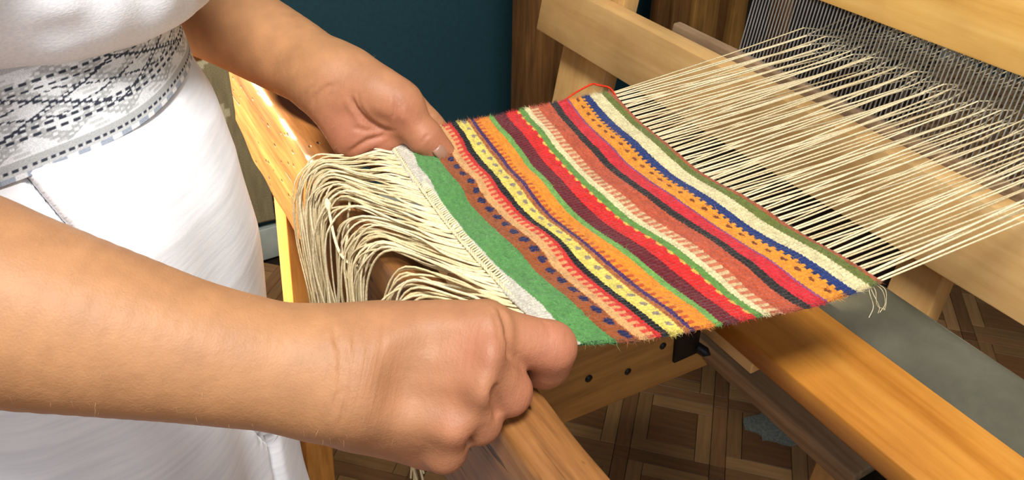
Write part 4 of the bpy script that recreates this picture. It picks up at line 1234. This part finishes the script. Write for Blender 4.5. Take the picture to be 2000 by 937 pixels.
def sash():
    sr = empty('sash', (CX, CY, .97), None)
    bpy.data.objects.remove(sr)
    n, m = 900, 120
    a = np.linspace(0, 2 * np.pi, n)[:, None]; v = np.linspace(0, 1, m)[None, :]
    rx = np.interp(v, [0, .5, 1], [.1308, .1245, .1217]); ry = np.interp(v, [0, .5, 1], [.1217, .1163, .1136])
    x = CX + rx * np.cos(a); y = CY + ry * np.sin(a)
    z = .961 + .067 * v + .10 * (y - CY) * (1 - .3 * v) + .0012 * np.sin(7 * a)
    per = .77
    u = a / (2 * np.pi) * per / .0022 + 0 * v
    C = sash_pattern(u, v + 0 * a)
    V = np.stack([x + 0 * v, y + 0 * v, z], -1).reshape(-1, 3)
    i, j = np.meshgrid(np.arange(n - 1), np.arange(m - 1), indexing='ij')
    F = np.stack([i * m + j, (i + 1) * m + j, (i + 1) * m + j + 1, i * m + j + 1], -1).reshape(-1, 4)
    me = mesh_from('sash', V, F, True); set_color(me, 'col', C.reshape(-1, 3))
    o = link('sash', me, M['sash'], person); s = o.modifiers.new('t', 'SOLIDIFY'); s.thickness = .0018; s.offset = 1
    o['label'] = 'white sash woven with grey and black diamonds'
    # hanging end of the sash at the far hip, showing below the arm
    nn, mm = 200, 60
    t = np.linspace(0, 1, nn)[:, None]; w = np.linspace(0, 1, mm)[None, :]
    zz = .70 - .45 * t + 0 * w
    yy = .025 + .052 * np.clip(t / .5, 0, 1) ** 1.2 + .004 * np.sin(9 * t) + .030 * w; xx = -.690 + .055 * w + .008 * t + .004 * np.sin(13 * t)
    yy = yy + 0.003 * np.sin(6 * w + 3 * t)
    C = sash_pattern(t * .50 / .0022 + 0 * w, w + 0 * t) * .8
    V = np.stack([xx, yy, zz], -1).reshape(-1, 3)
    i, j = np.meshgrid(np.arange(nn - 1), np.arange(mm - 1), indexing='ij')
    F = np.stack([i * mm + j, (i + 1) * mm + j, (i + 1) * mm + j + 1, i * mm + j + 1], -1).reshape(-1, 4)
    me = mesh_from('sash_end', V, F, True); set_color(me, 'col', C.reshape(-1, 3))
    q = link('sash_end', me, M['sash'], o); s = q.modifiers.new('t', 'SOLIDIFY'); s.thickness = .0018
sash()

def blouse():
    f = Field((-0.92, -0.30, 0.956), (-0.32, 0.22, 1.46), 0.005)
    ax = [f.lo[i] + f.v * np.arange(f.n[i]) for i in range(3)]
    x = ax[0][:, None, None] - CX; y = ax[1][None, :, None] - CY; z = ax[2][None, None, :] + 0 * x + 0 * y
    zz = [.956, 1.018, 1.029, 1.040, 1.058, 1.09, 1.14, 1.22, 1.28, 1.33, 1.37, 1.42]
    zq = z + .16 * np.clip(y, 0, .16)      # the hem dips towards the front
    a_ = np.interp(zq, zz, [.106, .114, .130, .139, .144, .143, .141, .158, .168, .15, .09, .06]); b_ = np.interp(zq, zz, [.098, .107, .130, .146, .153, .152, .146, .150, .135, .105, .075, .06])
    d = (np.sqrt((x / a_) ** 2 + (y / b_) ** 2) - 1) * np.minimum(a_, b_)
    f.F = np.minimum(d, .06).astype(np.float32)
    f.chain([A((-0.745, -0.045, 1.315)), A((-0.785, -0.035, 1.17)), A((-0.795, -0.020, 1.085))], [.068, .066, .068], .05)
    f.chain([A((-0.450, -0.045, 1.315)), A((-0.445, -0.062, 1.20)), A((-0.435, -0.070, 1.13))], [.066, .062, .062], .05)
    # soft folds where the cloth blouses over the sash
    f.cut(A((-.434, .048, 1.034)), A((-.455, .004, 1.038)), .011, .008, .014)
    f.cut(A((-.425, -.055, 1.087)), A((-.434, .055, 1.064)), .006, .006, .03)
    V, Q = f.mesh()
    V = relax(V, Q, 4, .5)
    cen = V[Q].mean(1)
    keep = (cen[:, 2] > .970) & ~((cen[:, 0] < -.735) & (cen[:, 2] < 1.075)) & (cen[:, 2] < 1.405)
    keep &= ~((cen[:, 0] > -.44) & (cen[:, 2] < 1.115) & (cen[:, 1] < .0) & (cen[:, 2] > 1.06) & (np.hypot((cen[:, 0] - CX) / .158, (cen[:, 1] - CY) / .154) > 1.12))
    Q = Q[keep]
    th = np.arctan2(V[:, 1] - CY, V[:, 0] - CX)
    dz = np.clip((1.2 - V[:, 2]) / .15, 0, 1) * np.clip((V[:, 2] - 1.0) / .05, 0, 1)
    w = .0018 * np.sin(13 * th + 9 * V[:, 2]) * dz + .0010 * np.sin(29 * th - 14 * V[:, 2]) * dz
    V[:, 0] += w * np.cos(th); V[:, 1] += w * np.sin(th)
    o = link('blouse', mesh_from('blouse', V, Q, True), M['blouse'], person)
    s = o.modifiers.new('t', 'SOLIDIFY'); s.thickness = .0016
    o['label'] = 'loose white cotton blouse'
blouse()
